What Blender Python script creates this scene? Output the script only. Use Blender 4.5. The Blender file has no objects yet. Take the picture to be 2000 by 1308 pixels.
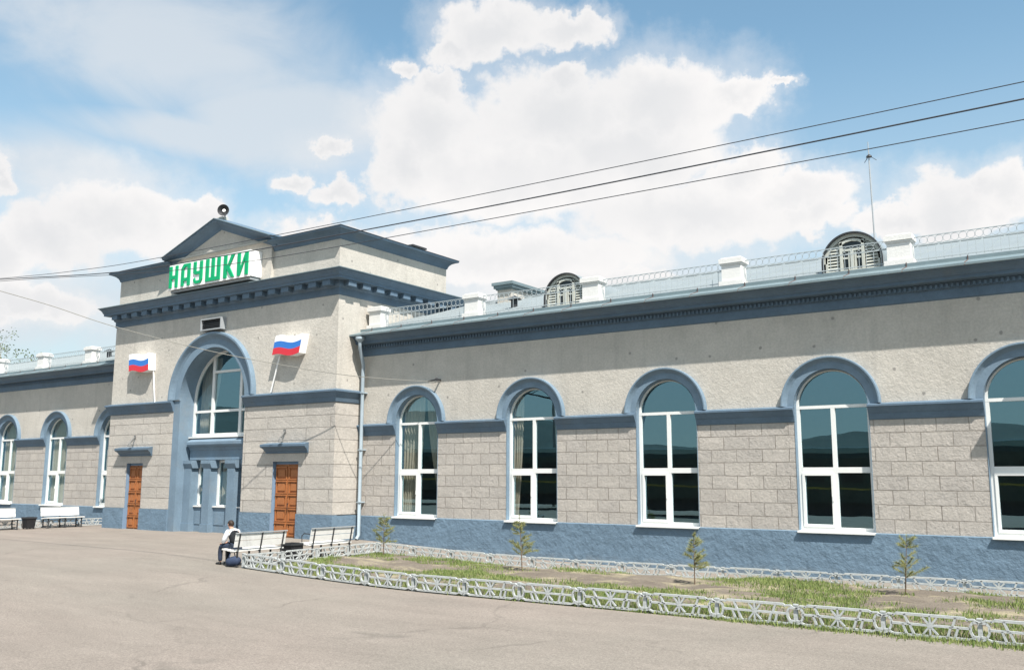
import bpy, bmesh, math, random
from mathutils import Vector, Matrix
random.seed(7)
R = math.radians
sc = bpy.context.scene
COL = sc.collection

# ------------------------------------------------------------------ camera
YAW, PITCH, ROLL = -0.60735, 0.15395, 0.00283
fwd = Vector((math.sin(YAW)*math.cos(PITCH), math.cos(YAW)*math.cos(PITCH), math.sin(PITCH)))
rgt = Vector((math.cos(YAW), -math.sin(YAW), 0)); upv = rgt.cross(fwd)
r2 = rgt*math.cos(ROLL) + upv*math.sin(ROLL); u2 = upv*math.cos(ROLL) - rgt*math.sin(ROLL)
cd = bpy.data.cameras.new('camera'); cam = bpy.data.objects.new('camera', cd); COL.objects.link(cam)
M = Matrix((r2, u2, -fwd)).transposed().to_4x4(); M.translation = Vector((22.518, -25.174, 2.197))
cam.matrix_world = M
cd.sensor_width = 36; cd.lens = 1802.46/2000*36; cd.clip_start = .1; cd.clip_end = 6000
sc.camera = cam

# ------------------------------------------------------------------ light, sky, exposure
SUN = Vector((1.6, -1.0, 2.65)).normalized()
EXPO = 1.27
sl = bpy.data.lights.new('sun', 'SUN'); sl.energy = 3.6; sl.angle = R(.55); sl.color = (1, .95, .885)
so = bpy.data.objects.new('sun', sl); COL.objects.link(so); so.location = (40, -30, 60)
so.rotation_euler = (-SUN).to_track_quat('-Z', 'Y').to_euler()
sc.view_settings.view_transform = 'Standard'; sc.view_settings.look = 'None'
sc.view_settings.exposure = EXPO; sc.view_settings.gamma = 1

W = bpy.data.worlds.new('World'); sc.world = W; W.use_nodes = True
def make_world():
    nt = W.node_tree; N = nt.nodes; L = nt.links; N.clear()
    def n(t, **k):
        x = N.new(t)
        for a, b in k.items(): setattr(x, a, b)
        return x
    def put(sock, v):
        if isinstance(v, bpy.types.NodeSocket): L.new(v, sock)
        else: sock.default_value = v
    def ma(op, a, b=None, c=None, clamp=False):
        x = n('ShaderNodeMath', operation=op, use_clamp=clamp); put(x.inputs[0], a)
        if b is not None: put(x.inputs[1], b)
        if c is not None: put(x.inputs[2], c)
        return x.outputs[0]
    def vm(op, a, b=None, c=None):
        x = n('ShaderNodeVectorMath', operation=op); put(x.inputs[0], a)
        if b is not None: put(x.inputs[1], b)
        if c is not None: put(x.inputs[2], c)
        return x
    def mr(v, a, b, c=0., d=1., t='SMOOTHSTEP'):
        x = n('ShaderNodeMapRange', interpolation_type=t); put(x.inputs[0], v)
        for i, q in enumerate((a, b, c, d)): put(x.inputs[1+i], q)
        return x.outputs[0]
    def noise(vec, scale, det=6, rough=.55, dist=0.):
        x = n('ShaderNodeTexNoise'); put(x.inputs['Vector'], vec); x.inputs['Scale'].default_value = scale
        x.inputs['Detail'].default_value = det; x.inputs['Roughness'].default_value = rough; x.inputs['Distortion'].default_value = dist
        return x.outputs['Fac']
    def mixc(f, a, b):
        x = n('ShaderNodeMix', data_type='RGBA'); put(x.inputs[0], f); put(x.inputs[6], a); put(x.inputs[7], b); return x.outputs[2]
    sky = n('ShaderNodeTexSky', sky_type='NISHITA'); sky.sun_disc = False
    sky.sun_elevation = math.asin(SUN.z); sky.sun_rotation = math.atan2(SUN.x, SUN.y)
    sky.air_density = 1.0; sky.dust_density = .6; sky.ozone_density = 2.2; sky.altitude = 600
    tc = n('ShaderNodeTexCoord'); D = tc.outputs['Generated']
    s = n('ShaderNodeSeparateXYZ'); L.new(D, s.inputs[0])
    az = ma('MULTIPLY', ma('ARCTAN2', s.outputs[0], s.outputs[1]), 180/math.pi)
    el = ma('MULTIPLY', ma('ARCSINE', s.outputs[2]), 180/math.pi)
    cb = n('ShaderNodeCombineXYZ'); L.new(az, cb.inputs[0]); L.new(el, cb.inputs[1]); P = cb.outputs[0]
    n1 = noise(P, .16, 9, .58, .25); n2 = noise(P, .07, 4, .5); n3 = noise(P, .45, 6, .6)
    def blobs(B):
        nonlocal P
        cur = None
        for a, e, sa, se in B:
            q = vm('MULTIPLY_ADD', P, (1/sa, 1/se, 0), (-a/sa, -e/se, 0)).outputs[0]
            l = vm('LENGTH', q).outputs['Value']
            v = ma('SUBTRACT', 1, l)
            cur = v if cur is None else ma('MAXIMUM', cur, v)
        return cur
    def ncol(vec, scale, det):
        x = n('ShaderNodeTexNoise'); put(x.inputs['Vector'], vec); x.inputs['Scale'].default_value = scale; x.inputs['Detail'].default_value = det; x.inputs['Roughness'].default_value = .6
        return x.outputs['Color']
    P0 = P
    w1 = vm('MULTIPLY_ADD', ncol(P0, .22, 5), (4.2, 3.4, 0), (-2.1, -1.7, 0)).outputs[0]
    w2_ = vm('MULTIPLY_ADD', ncol(P0, .8, 7), (2.3, 2.1, 0), (-1.15, -1.05, 0)).outputs[0]
    P = vm('ADD', vm('ADD', P0, w1).outputs[0], w2_).outputs[0]
    m = blobs(CLOUDS)
    P = P0
    m2 = ma('ADD', m, ma('ADD', ma('MULTIPLY', ma('SUBTRACT', n1, .5), .75), ma('MULTIPLY', ma('SUBTRACT', n3, .5), .3)))
    mask = ma('MAXIMUM', mr(m2, -.12, .32), mr(m2, -.6, .2, 0, .42))
    wis = blobs(WISPS)
    w2 = ma('ADD', wis, ma('MULTIPLY', ma('SUBTRACT', noise(vm('MULTIPLY', P, (1, 1.8, 1)).outputs[0], .09, 7, .55, .6), .5), 1.6))
    wmask = mr(w2, -.1, .75, 0, .8)
    hz = mr(el, 3., 27., .8, 0.)
    shade = ma('ADD', mr(m2, .25, .95, 0, .55), ma('MULTIPLY', mr(n2, .42, .62), .4), clamp=True)
    ccol = mixc(shade, (5.4, 5.3, 5.25, 1), (4.35, 4.4, 4.5, 1))
    tint = n('ShaderNodeMix', data_type='RGBA', blend_type='MULTIPLY'); tint.inputs[0].default_value = 1
    L.new(sky.outputs[0], tint.inputs[6]); tint.inputs[7].default_value = (1.22, 1.33, 1.10, 1)
    c = mixc(hz, tint.outputs[2], (3.35, 3.75, 4.05, 1))
    c = mixc(wmask, c, (4.1, 4.35, 4.6, 1))
    c = mixc(mask, c, ccol)
    # broken cumulus added to the unseen sky on the sun's side, filling shaded walls
    back = ma('MULTIPLY', mr(s.outputs[1], .15, -.15), mr(el, 20., 34.))
    fill_clouds = ma('MULTIPLY', back, mr(noise(D, 3.2, 7, .58), .40, .50))
    c = mixc(fill_clouds, c, (6.0, 6.6, 7.1, 1))
    bg = n('ShaderNodeBackground'); L.new(c, bg.inputs[0]); bg.inputs[1].default_value = .075
    out = n('ShaderNodeOutputWorld'); L.new(bg.outputs[0], out.inputs[0])
def azel(px, py):
    d = (fwd*1802.46 + r2*(px-1000) + u2*(654-py)).normalized()
    return math.degrees(math.atan2(d.x, d.y)), math.degrees(math.asin(d.z))
def blob(px, py, rx, ry):
    a, e = azel(px, py); a2, _ = azel(px+rx, py); _, e2 = azel(px, py-ry)
    return (a, e, a2-a, abs(e2-e))
CLOUDS = [blob(*b) for b in [
    (850,250,150,125),(1080,235,215,115),(1300,205,190,110),(1440,190,100,45),(1000,340,330,115),(1240,300,220,95),(790,330,100,90),
    (1450,335,95,62),(1560,375,140,62),(1360,410,320,90),(1590,415,90,55),(1850,405,140,85),(1970,370,80,75),(1740,430,110,45),
    (970,60,120,75),(1110,62,95,45),(900,100,70,40),(790,125,42,30),(640,285,34,24),(585,352,46,30),(665,378,58,36),
    (230,425,185,92),(90,460,140,85),(380,425,70,50),(0,340,32,45),(0,500,140,70),(1000,500,330,70),(680,470,170,42),(1150,560,260,50),(1530,180,40,18),(60,600,170,42),(860,165,70,45),(1105,165,60,45)]]
WISPS = [blob(*b) for b in [(330,90,420,190),(560,240,300,130),(330,260,260,60),(1000,560,700,140),(150,330,280,110),(90,600,330,120)]]
make_world()

# ------------------------------------------------------------------ materials
MATS = {}
class NT:
    def __init__(s, name):
        s.m = bpy.data.materials.new(name); s.m.use_nodes = True; s.t = s.m.node_tree
        s.b = s.t.nodes['Principled BSDF']; s.out = s.t.nodes['Material Output']; s._c = None
        MATS[name] = s.m
    def n(s, t, **k):
        x = s.t.nodes.new(t)
        for a, b in k.items(): setattr(x, a, b)
        return x
    def put(s, sock, v):
        if isinstance(v, bpy.types.NodeSocket): s.t.links.new(v, sock)
        else: sock.default_value = v
    def co(s):
        if s._c is None: s._c = s.n('ShaderNodeTexCoord').outputs['Object']
        return s._c
    def noise(s, scale, det=5, rough=.55, vec=None, dist=0.):
        x = s.n('ShaderNodeTexNoise'); s.put(x.inputs['Vector'], vec or s.co()); x.inputs['Scale'].default_value = scale
        x.inputs['Detail'].default_value = det; x.inputs['Roughness'].default_value = rough; x.inputs['Distortion'].default_value = dist
        return x.outputs['Fac']
    def mr(s, v, a, b, c=0., d=1., t='LINEAR'):
        x = s.n('ShaderNodeMapRange', interpolation_type=t); s.put(x.inputs[0], v)
        for i, q in enumerate((a, b, c, d)): s.put(x.inputs[1+i], q)
        return x.outputs[0]
    def ma(s, op, a, b=None, clamp=False):
        x = s.n('ShaderNodeMath', operation=op, use_clamp=clamp); s.put(x.inputs[0], a)
        if b is not None: s.put(x.inputs[1], b)
        return x.outputs[0]
    def mix(s, f, a, b, bt='MIX'):
        x = s.n('ShaderNodeMix', data_type='RGBA', blend_type=bt); s.put(x.inputs[0], f)
        s.put(x.inputs[6], a if isinstance(a, bpy.types.NodeSocket) else (*a, 1)); s.put(x.inputs[7], b if isinstance(b, bpy.types.NodeSocket) else (*b, 1))
        return x.outputs[2]
    def scale(s, v):
        x = s.n('ShaderNodeVectorMath', operation='MULTIPLY'); s.put(x.inputs[0], s.co()); x.inputs[1].default_value = v; return x.outputs[0]
    def bump(s, h, strength=.5, dist=.02, normal=None):
        x = s.n('ShaderNodeBump'); x.inputs['Strength'].default_value = strength; x.inputs['Distance'].default_value = dist
        s.put(x.inputs['Height'], h)
        if normal is not None: s.put(x.inputs['Normal'], normal)
        return x.outputs[0]
    def fin(s, col=None, rough=.8, nrm=None, metal=0., spec=.3):
        if col is not None: s.put(s.b.inputs['Base Color'], col if isinstance(col, bpy.types.NodeSocket) else (*col, 1))
        s.put(s.b.inputs['Roughness'], rough); s.b.inputs['Metallic'].default_value = metal; s.b.inputs['Specular IOR Level'].default_value = spec
        if nrm is not None: s.put(s.b.inputs['Normal'], nrm)
        return s.m
def paint(name, col, var=.12, rough=.6, scale=3., bumps=0., bscale=30, spec=.3, metal=0., dirt=None):
    t = NT(name)
    f = t.noise(scale, 6, .6); g = t.noise(scale*9, 3)
    k = t.ma('ADD', t.mr(f, .25, .75, 1-var, 1+var), t.mr(g, .3, .7, -var*.35, var*.35))
    c = t.mix(1, col, k, 'MULTIPLY')
    if dirt: c = t.mix(t.mr(t.noise(scale*.6, 7, .65), .55, .75, 0, dirt[1]), c, dirt[0])
    nrm = t.bump(t.noise(bscale, 4), bumps, .02) if bumps else None
    return t.fin(c, rough, nrm, metal, spec)
WALLC = (.475, .445, .395)
def plaster(name, col):
    t = NT(name)
    big = t.noise(.35, 5, .6); mid = t.noise(2.2, 6, .65); fine = t.noise(16, 4, .6)
    k = t.ma('MULTIPLY', t.mr(big, .3, .7, .9, 1.08), t.mr(mid, .3, .7, .92, 1.06))
    k = t.ma('MULTIPLY', k, t.mr(fine, .3, .7, .88, 1.1))
    st = t.noise(1, 5, .6, t.scale((2.6, 2.6, .28)))
    c = t.mix(1, col, k, 'MULTIPLY')
    c = t.mix(t.mr(st, .54, .72, 0, .3), c, (.27, .255, .23))
    sx = t.n('ShaderNodeSeparateXYZ'); t.put(sx.inputs[0], t.co()); cx_ = t.n('ShaderNodeCombineXYZ'); t.put(cx_.inputs[0], t.ma('ADD', sx.outputs[0], sx.outputs[1])); t.put(cx_.inputs[1], sx.outputs[2])
    vo = t.n('ShaderNodeTexVoronoi', voronoi_dimensions='2D'); t.put(vo.inputs['Vector'], cx_.outputs[0]); vo.inputs['Scale'].default_value = .62
    spots = t.mr(t.ma('ADD', vo.outputs['Distance'], t.ma('MULTIPLY', t.noise(9, 3), .03)), .032, .05, .75, 0)
    c = t.mix(spots, c, (.2, .19, .175))
    h = t.ma('ADD', t.ma('MULTIPLY', t.noise(9, 5, .62), .7), t.ma('MULTIPLY', t.noise(26, 3), .35))
    return t.fin(c, .92, t.bump(h, .6, .04))
plaster('plaster', WALLC)
def blocks(name, col, bw, rh, z0, off, mort, mcol, joint_alpha=1.):
    t = NT(name)
    s = t.n('ShaderNodeSeparateXYZ'); t.put(s.inputs[0], t.co())
    c = t.n('ShaderNodeCombineXYZ'); t.put(c.inputs[0], t.ma('ADD', s.outputs[0], s.outputs[1])); t.put(c.inputs[1], t.ma('SUBTRACT', s.outputs[2], z0))
    wob = t.n('ShaderNodeVectorMath', operation='ADD'); t.put(wob.inputs[0], c.outputs[0])
    nz = t.n('ShaderNodeTexNoise'); t.put(nz.inputs['Vector'], t.co()); nz.inputs['Scale'].default_value = 3.5
    sc2 = t.n('ShaderNodeVectorMath', operation='MULTIPLY_ADD'); t.put(sc2.inputs[0], nz.outputs['Color']); sc2.inputs[1].default_value = (.035, .03, 0); sc2.inputs[2].default_value = (-.0175, -.015, 0)
    t.put(wob.inputs[1], sc2.outputs[0])
    b = t.n('ShaderNodeTexBrick'); t.put(b.inputs['Vector'], wob.outputs[0])
    b.offset = off; b.inputs['Scale'].default_value = 1; b.inputs['Brick Width'].default_value = bw; b.inputs['Row Height'].default_value = rh
    b.inputs['Mortar Size'].default_value = mort; b.inputs['Mortar Smooth'].default_value = .35; b.inputs['Bias'].default_value = 0
    b.inputs['Color1'].default_value = (.935, .935, .94, 1); b.inputs['Color2'].default_value = (1.05, 1.045, 1.035, 1); b.inputs['Mortar'].default_value = (1, 1, 1, 1)
    k = t.ma('MULTIPLY', t.mr(t.noise(1.1, 6, .65), .3, .7, .9, 1.08), t.mr(t.noise(14, 4, .6), .3, .7, .86, 1.1))
    cc = t.mix(1, t.mix(1, col, k, 'MULTIPLY'), b.outputs['Color'], 'MULTIPLY')
    mk = t.ma('MULTIPLY', b.outputs['Fac'], t.mr(t.noise(2.3, 4), .34, .6, .35, 1.))
    cc = t.mix(t.ma('MULTIPLY', mk, joint_alpha), cc, mcol)
    st = t.noise(1, 5, .6, t.scale((1.4, 1.4, .5)))
    cc = t.mix(t.mr(st, .57, .75, 0, .28), cc, (.27, .25, .22))
    h = t.ma('ADD', t.ma('MULTIPLY', t.noise(5.5, 6, .65), .9), t.ma('MULTIPLY', t.noise(18, 4), .4))
    n1 = t.bump(h, .62, .045)
    n2 = t.bump(t.ma('SUBTRACT', 1, b.outputs['Fac']), .9, .03, n1)
    return t.fin(cc, .93, n2)
blocks('rough_blocks', (.405, .374, .338), .75, .366, .82, .5, .013, (.235, .212, .185))
blocks('banded_courses', (.43, .40, .36), 3.4, .4495, .88, .37, .014, (.21, .192, .17))
BLUE = (.130, .192, .252)
def bluewall():
    t = NT('blue_plinth_paint')
    k = t.ma('MULTIPLY', t.mr(t.noise(.8, 6, .65), .3, .7, .9, 1.09), t.mr(t.noise(7, 4), .3, .7, .93, 1.07))
    c = t.mix(1, BLUE, k, 'MULTIPLY')
    s = t.n('ShaderNodeSeparateXYZ'); t.put(s.inputs[0], t.co())
    low = t.ma('MULTIPLY', t.mr(s.outputs[2], -.42, -.08, 1, 0), t.mr(t.noise(3, 5), .4, .65, 0, .5))
    c = t.mix(low, c, (.27, .26, .24))
    h = t.ma('ADD', t.noise(3.2, 6, .62), t.ma('MULTIPLY', t.noise(12, 4), .4))
    return t.fin(c, .75, t.bump(h, .6, .08))
bluewall()
paint('blue_trim', (.150, .213, .272), .14, .65, 1.3, .3, 14, dirt=((.21, .22, .22), .45))
paint('blue_trim_shaded', (.100, .150, .203), .14, .65, 1.1, .3, 14, dirt=((.15, .165, .17), .5))  # blue trim paint darkened to put shade on cornices, string courses and hoods
paint('white_frame', (.70, .70, .675), .04, .45, 3)
paint('white_paint', (.64, .63, .605), .06, .7, 2.5, .3, 14, dirt=((.55, .53, .49), .3))
paint('roof_metal', (.245, .275, .28), .09, .5, .8, .15, 4, .4, .15, dirt=((.30, .31, .29), .4))
paint('gutter_metal', (.165, .215, .23), .12, .5, 1.5, .1, 8, .4, .1, dirt=((.14, .165, .165), .5))
paint('pipe_paint', (.30, .36, .40), .1, .5, 3)
paint('door_wood', (.33, .125, .045), .16, .55, 4, .2, 20)
paint('door_frame', (.16, .235, .33), .08, .65, 3)
paint('white_box', (.84, .835, .82), .03, .5, 2)
paint('letter_green', (.0, .33, .13), .05, .5, 3)
paint('flag_white', (.84, .84, .84), .02, .5)
paint('flag_blue', (.035, .17, .52), .04, .5)
paint('flag_red', (.58, .035, .05), .04, .5)
paint('dark_metal', (.035, .037, .04), .15, .5, 6)
paint('rust', (.13, .085, .075), .2, .8, 9)
paint('lamp_grey', (.15, .15, .145), .1, .6, 5)
paint('grey_metal', (.32, .34, .35), .12, .5, 5)
paint('rail_metal', (.36, .40, .41), .1, .5, 5)
paint('louvre_paint', (.46, .47, .42), .1, .7, 6)
paint('interior', (.22, .2, .17), .1, .9)
paint('bench_white', (.68, .67, .64), .08, .6, 6, .2, 25)
paint('bench_cap', (.30, .31, .31), .1, .6, 6)
paint('cast_paint', (.40, .42, .415), .14, .7, 9, .3, 40, dirt=((.36, .35, .31), .6))
paint('bin_black', (.02, .02, .022), .2, .6, 5)
paint('wire_black', (.05, .055, .065), .1, .6)
paint('cable_pale', (.22, .215, .19), .1, .7)
paint('skin', (.55, .31, .22), .05, .5, 8)
paint('hair', (.035, .022, .015), .2, .6, 20)
paint('shirt_white', (.80, .80, .82), .05, .8, 6)
paint('vest_black', (.012, .013, .016), .15, .85, 6)
paint('denim', (.026, .036, .06), .15, .9, 10)
paint('shoe', (.02, .02, .02), .1, .5)
paint('bag_blue', (.030, .045, .085), .2, .85, 7, .4, 12)
paint('bark', (.14, .10, .07), .25, .9, 12, .4, 30)
paint('tree_bark', (.22, .2, .17), .25, .9, 5, .4, 12)
paint('train_green', (.028, .05, .036), .12, .35, 1.2, 0, 1, .5)
paint('train_yellow', (.42, .30, .05), .08, .4)
paint('train_roof', (.10, .105, .105), .12, .6)
paint('train_glass', (.015, .02, .022), .1, .1, 1, 0, 1, .5)
paint('hazy_hill_grass', (.055, .078, .075), .35, .95, .012)  # bluish distance haze tinted into the grass colour
paint('concrete', (.36, .34, .31), .1, .9, 2, .4, 12)
def leafmat(name, a, b):
    t = NT(name); g = t.n('ShaderNodeNewGeometry'); f = g.outputs['Random Per Island']
    c = t.mix(f, a, b); t.fin(c, .7)
    tr = t.n('ShaderNodeBsdfTranslucent'); t.put(tr.inputs[0], c)
    mx = t.n('ShaderNodeMixShader'); mx.inputs[0].default_value = .3
    t.t.links.new(t.b.outputs[0], mx.inputs[1]); t.t.links.new(tr.outputs[0], mx.inputs[2]); t.t.links.new(mx.outputs[0], t.out.inputs[0])
leafmat('needles', (.16, .19, .075), (.37, .36, .15))
leafmat('leaves', (.07, .10, .04), (.16, .19, .08))
leafmat('grass_blades', (.11, .18, .045), (.31, .34, .13))
def glassmat(name, tint, ior):
    t = NT(name); ge = t.n('ShaderNodeNewGeometry'); dt = t.n('ShaderNodeVectorMath', operation='DOT_PRODUCT')
    t.put(dt.inputs[0], ge.outputs['Incoming']); t.put(dt.inputs[1], ge.outputs['Normal'])
    f0 = ((ior-1)/(ior+1))**2
    k5 = t.ma('POWER', t.ma('SUBTRACT', 1, t.ma('ABSOLUTE', dt.outputs['Value'])), 5)
    fres = t.ma('ADD', f0, t.ma('MULTIPLY', k5, 1-f0))
    wob0 = t.bump(t.noise(.7, 2), .07, .02)
    oi = t.n('ShaderNodeObjectInfo'); wn = t.n('ShaderNodeTexWhiteNoise', noise_dimensions='1D'); t.put(wn.inputs['W'], oi.outputs['Random'])
    va = t.n('ShaderNodeVectorMath', operation='MULTIPLY_ADD'); t.put(va.inputs[0], wn.outputs['Color']); va.inputs[1].default_value = (.016, 0, .012); va.inputs[2].default_value = (-.008, 0, -.006)
    vb = t.n('ShaderNodeVectorMath', operation='ADD'); t.put(vb.inputs[0], wob0); t.put(vb.inputs[1], va.outputs[0])
    vn = t.n('ShaderNodeVectorMath', operation='NORMALIZE'); t.put(vn.inputs[0], vb.outputs[0]); wob = vn.outputs[0]
    gl = t.n('ShaderNodeBsdfGlossy'); gl.inputs['Roughness'].default_value = .0; gl.inputs['Color'].default_value = (.50, .85, 1., 1); t.put(gl.inputs['Normal'], wob)
    tp = t.n('ShaderNodeBsdfTransparent'); tp.inputs[0].default_value = (*tint, 1)
    mx = t.n('ShaderNodeMixShader'); t.put(mx.inputs[0], fres)
    t.t.links.new(tp.outputs[0], mx.inputs[1]); t.t.links.new(gl.outputs[0], mx.inputs[2]); t.t.links.new(mx.outputs[0], t.out.inputs[0])
glassmat('pane_glass', (.84, .85, .82), 3.1)
def curtainmat():
    t = NT('curtain_cloth')
    c = t.mix(t.mr(t.noise(4, 3), .3, .7), (.66, .63, .53), (.76, .73, .64)); t.fin(c, .9)
    tr = t.n('ShaderNodeBsdfTranslucent'); t.put(tr.inputs[0], c)
    mx = t.n('ShaderNodeMixShader'); mx.inputs[0].default_value = .4
    t.t.links.new(t.b.outputs[0], mx.inputs[1]); t.t.links.new(tr.outputs[0], mx.inputs[2]); t.t.links.new(mx.outputs[0], t.out.inputs[0])
curtainmat()
def asphalt():
    t = NT('asphalt')
    big = t.noise(.09, 5, .6, None, .4); mid = t.noise(.8, 6, .65, t.scale((.45, 1.3, 1))); fine = t.noise(38, 3, .6)
    c = t.mix(t.mr(big, .35, .65), (.226, .194, .167), (.208, .188, .161))
    k = t.ma('MULTIPLY', t.mr(mid, .3, .72, .85, 1.08), t.mr(fine, .3, .7, .72, 1.26))
    k = t.ma('MULTIPLY', k, t.mr(t.noise(90, 2), .35, .65, .8, 1.2))
    c = t.mix(1, c, k, 'MULTIPLY')
    # worn wavy cracks
    nz = t.n('ShaderNodeTexNoise'); t.put(nz.inputs['Vector'], t.co()); nz.inputs['Scale'].default_value = .9; nz.inputs['Detail'].default_value = 6
    v = t.n('ShaderNodeVectorMath', operation='MULTIPLY_ADD'); t.put(v.inputs[0], nz.outputs['Color']); v.inputs[1].default_value = (1.3, 1.3, 0); t.put(v.inputs[2], t.co())
    vo = t.n('ShaderNodeTexVoronoi', feature='DISTANCE_TO_EDGE'); t.put(vo.inputs['Vector'], v.outputs[0]); vo.inputs['Scale'].default_value = .19
    crack = t.ma('MULTIPLY', t.mr(vo.outputs['Distance'], .0, .010, 1, 0), t.mr(t.noise(.22, 3), .46, .6))
    c = t.mix(t.ma('MULTIPLY', crack, .55), c, (.09, .08, .07))
    # oil spots and damp patches with their own outline
    sp = t.mr(t.noise(.62, 4, .55, t.scale((.6, 1, 1)), .3), .68, .74)
    c = t.mix(t.ma('MULTIPLY', sp, .45), c, (.10, .092, .08))
    sp2 = t.mr(t.noise(2.1, 3, .5), .72, .76)
    c = t.mix(t.ma('MULTIPLY', sp2, .35), c, (.10, .09, .08))
    return t.fin(c, .93, t.bump(t.ma('ADD', fine, t.ma('MULTIPLY', t.noise(3, 5), 1.5)), .35, .012), spec=.2)
asphalt()
def soil():
    t = NT('soil')
    c = t.mix(t.mr(t.noise(1.1, 6, .65), .35, .65), (.19, .162, .128), (.13, .108, .087))
    c = t.mix(t.mr(t.noise(.9, 6, .7, t.scale((1, 1.4, 1))), .5, .66), c, (.33, .29, .19))
    c = t.mix(1, c, t.mr(t.noise(30, 3), .3, .7, .75, 1.22), 'MULTIPLY')
    return t.fin(c, .97, t.bump(t.noise(22, 5, .65), .9, .04))
soil()

# ------------------------------------------------------------------ mesh helpers
class MB:
    def __init__(s): s.v = []; s.f = []; s.m = []; s.xf = None
    def add(s, vs, fs, mi=0):
        b = len(s.v)
        for p in vs:
            p = Vector(p); s.v.append(s.xf @ p if s.xf else p)
        for f in fs: s.f.append([b+i for i in f]); s.m.append(mi)
        return s
    def box(s, x0, x1, y0, y1, z0, z1, mi=0):
        vs = [(x, y, z) for z in (z0, z1) for y in (y0, y1) for x in (x0, x1)]
        return s.add(vs, [(0,1,3,2),(4,6,7,5),(0,4,5,1),(2,3,7,6),(0,2,6,4),(1,5,7,3)], mi)
    def quad(s, a, b, c, d, mi=0): return s.add([a, b, c, d], [(0,1,2,3)], mi)
    def tube(s, path, r, n=8, mi=0, caps=True):
        path = [Vector(p) for p in path]; rings = []; vs = []
        prev = None
        for i, p in enumerate(path):
            t = (path[min(i+1, len(path)-1)] - path[max(i-1, 0)]).normalized()
            if prev is None:
                a = t.orthogonal().normalized()
            else:
                a = (prev - t*prev.dot(t)).normalized()
            prev = a; b = t.cross(a)
            rr = r[i] if isinstance(r, (list, tuple)) else r
            vs += [p + a*rr*math.cos(2*math.pi*k/n) + b*rr*math.sin(2*math.pi*k/n) for k in range(n)]
        fs = []
        for i in range(len(path)-1):
            for k in range(n):
                fs.append((i*n+k, i*n+(k+1) % n, (i+1)*n+(k+1) % n, (i+1)*n+k))
        if caps:
            fs.append(tuple(range(n-1, -1, -1))); fs.append(tuple((len(path)-1)*n+k for k in range(n)))
        return s.add(vs, fs, mi)
    def bar(s, a, b, w, h, up=(0,0,1), mi=0):
        a = Vector(a); b = Vector(b); t = (b-a).normalized(); u = Vector(up); sd = t.cross(u)
        if sd.length < 1e-4: sd = t.orthogonal()
        sd.normalize(); u = sd.cross(t).normalized()
        vs = [p + sd*w/2*i + u*h/2*j for p in (a, b) for i, j in ((-1,-1),(1,-1),(1,1),(-1,1))]
        return s.add(vs, [(0,1,2,3),(7,6,5,4),(0,4,5,1),(1,5,6,2),(2,6,7,3),(3,7,4,0)], mi)
    def prism(s, pts, f, a, b, mi=0):
        """outline pts (2d) extruded from a to b, f(u,v,w) places it"""
        n = len(pts)
        vs = [f(u, v, a) for u, v in pts] + [f(u, v, b) for u, v in pts]
        fs = [tuple(range(n)), tuple(range(2*n-1, n-1, -1))] + [(i, (i+1) % n, n+(i+1) % n, n+i) for i in range(n)]
        return s.add(vs, fs, mi)
    def exx(s, prof, x0, x1, mi=0, x0f=None, x1f=None):
        """profile of (out, z) pairs run along x with its back on y = 0; out goes to -y. x0f/x1f: mitre shift per unit out"""
        n = len(prof)
        vs = [(x0 + (x0f or 0)*o, -o, z) for o, z in prof] + [(x1 + (x1f or 0)*o, -o, z) for o, z in prof]
        fs = [(i, i+1, n+i+1, n+i) for i in range(n-1)] + [tuple(range(n)), tuple(range(2*n-1, n-1, -1))]
        return s.add(vs, fs, mi)
    def lathe(s, prof, n=20, f=lambda x, y, z: (x, y, z), mi=0):
        vs = [f(r*math.cos(2*math.pi*k/n), r*math.sin(2*math.pi*k/n), z) for r, z in prof for k in range(n)]
        fs = [(i*n+k, i*n+(k+1) % n, (i+1)*n+(k+1) % n, (i+1)*n+k) for i in range(len(prof)-1) for k in range(n)]
        return s.add(vs, fs, mi)
    def arch(s, prof, cx, zs, n=28, mi=0, y=0, a0=0., a1=math.pi):
        """profile of (radius, out) pairs swept over a half circle"""
        k = len(prof); vs = []
        for i in range(n+1):
            a = a0 + (a1-a0)*i/n
            vs += [(cx + r*math.cos(a), y-o, zs + r*math.sin(a)) for r, o in prof]
        fs = [(i*k+j, i*k+j+1, (i+1)*k+j+1, (i+1)*k+j) for i in range(n) for j in range(k-1)]
        fs += [tuple(range(k)), tuple(n*k+j for j in range(k-1, -1, -1))]
        return s.add(vs, fs, mi)
    def build(s, name, mats, parent=None, smooth=False, loc=None, fix=True, weld=False):
        me = bpy.data.meshes.new(name); me.from_pydata([tuple(v) for v in s.v], [], s.f)
        for m in ([mats] if isinstance(mats, str) else mats): me.materials.append(MATS[m])
        me.polygons.foreach_set('material_index', s.m)
        if fix:
            bm = bmesh.new(); bm.from_mesh(me)
            if weld: bmesh.ops.remove_doubles(bm, verts=bm.verts, dist=.0008)
            bmesh.ops.recalc_face_normals(bm, faces=bm.faces); bm.to_mesh(me); bm.free()
        if smooth:
            me.polygons.foreach_set('use_smooth', [True]*len(me.polygons))
            try: me.set_sharp_from_angle(angle=R(40))
            except Exception: pass
        o = bpy.data.objects.new(name, me); COL.objects.link(o)
        if parent: o.parent = parent
        if loc: o.location = loc
        return o
def tag(o, label, cat, group=None, kind=None):
    if label: o['label'] = label
    if cat: o['category'] = cat
    if group: o['group'] = group
    if kind: o['kind'] = kind
    return o
def empty(name, loc, label, cat, group=None, rz=0):
    o = bpy.data.objects.new(name, None); COL.objects.link(o); o.location = loc; o.rotation_euler.z = rz
    o.empty_display_size = .2
    return tag(o, label, cat, group)
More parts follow.
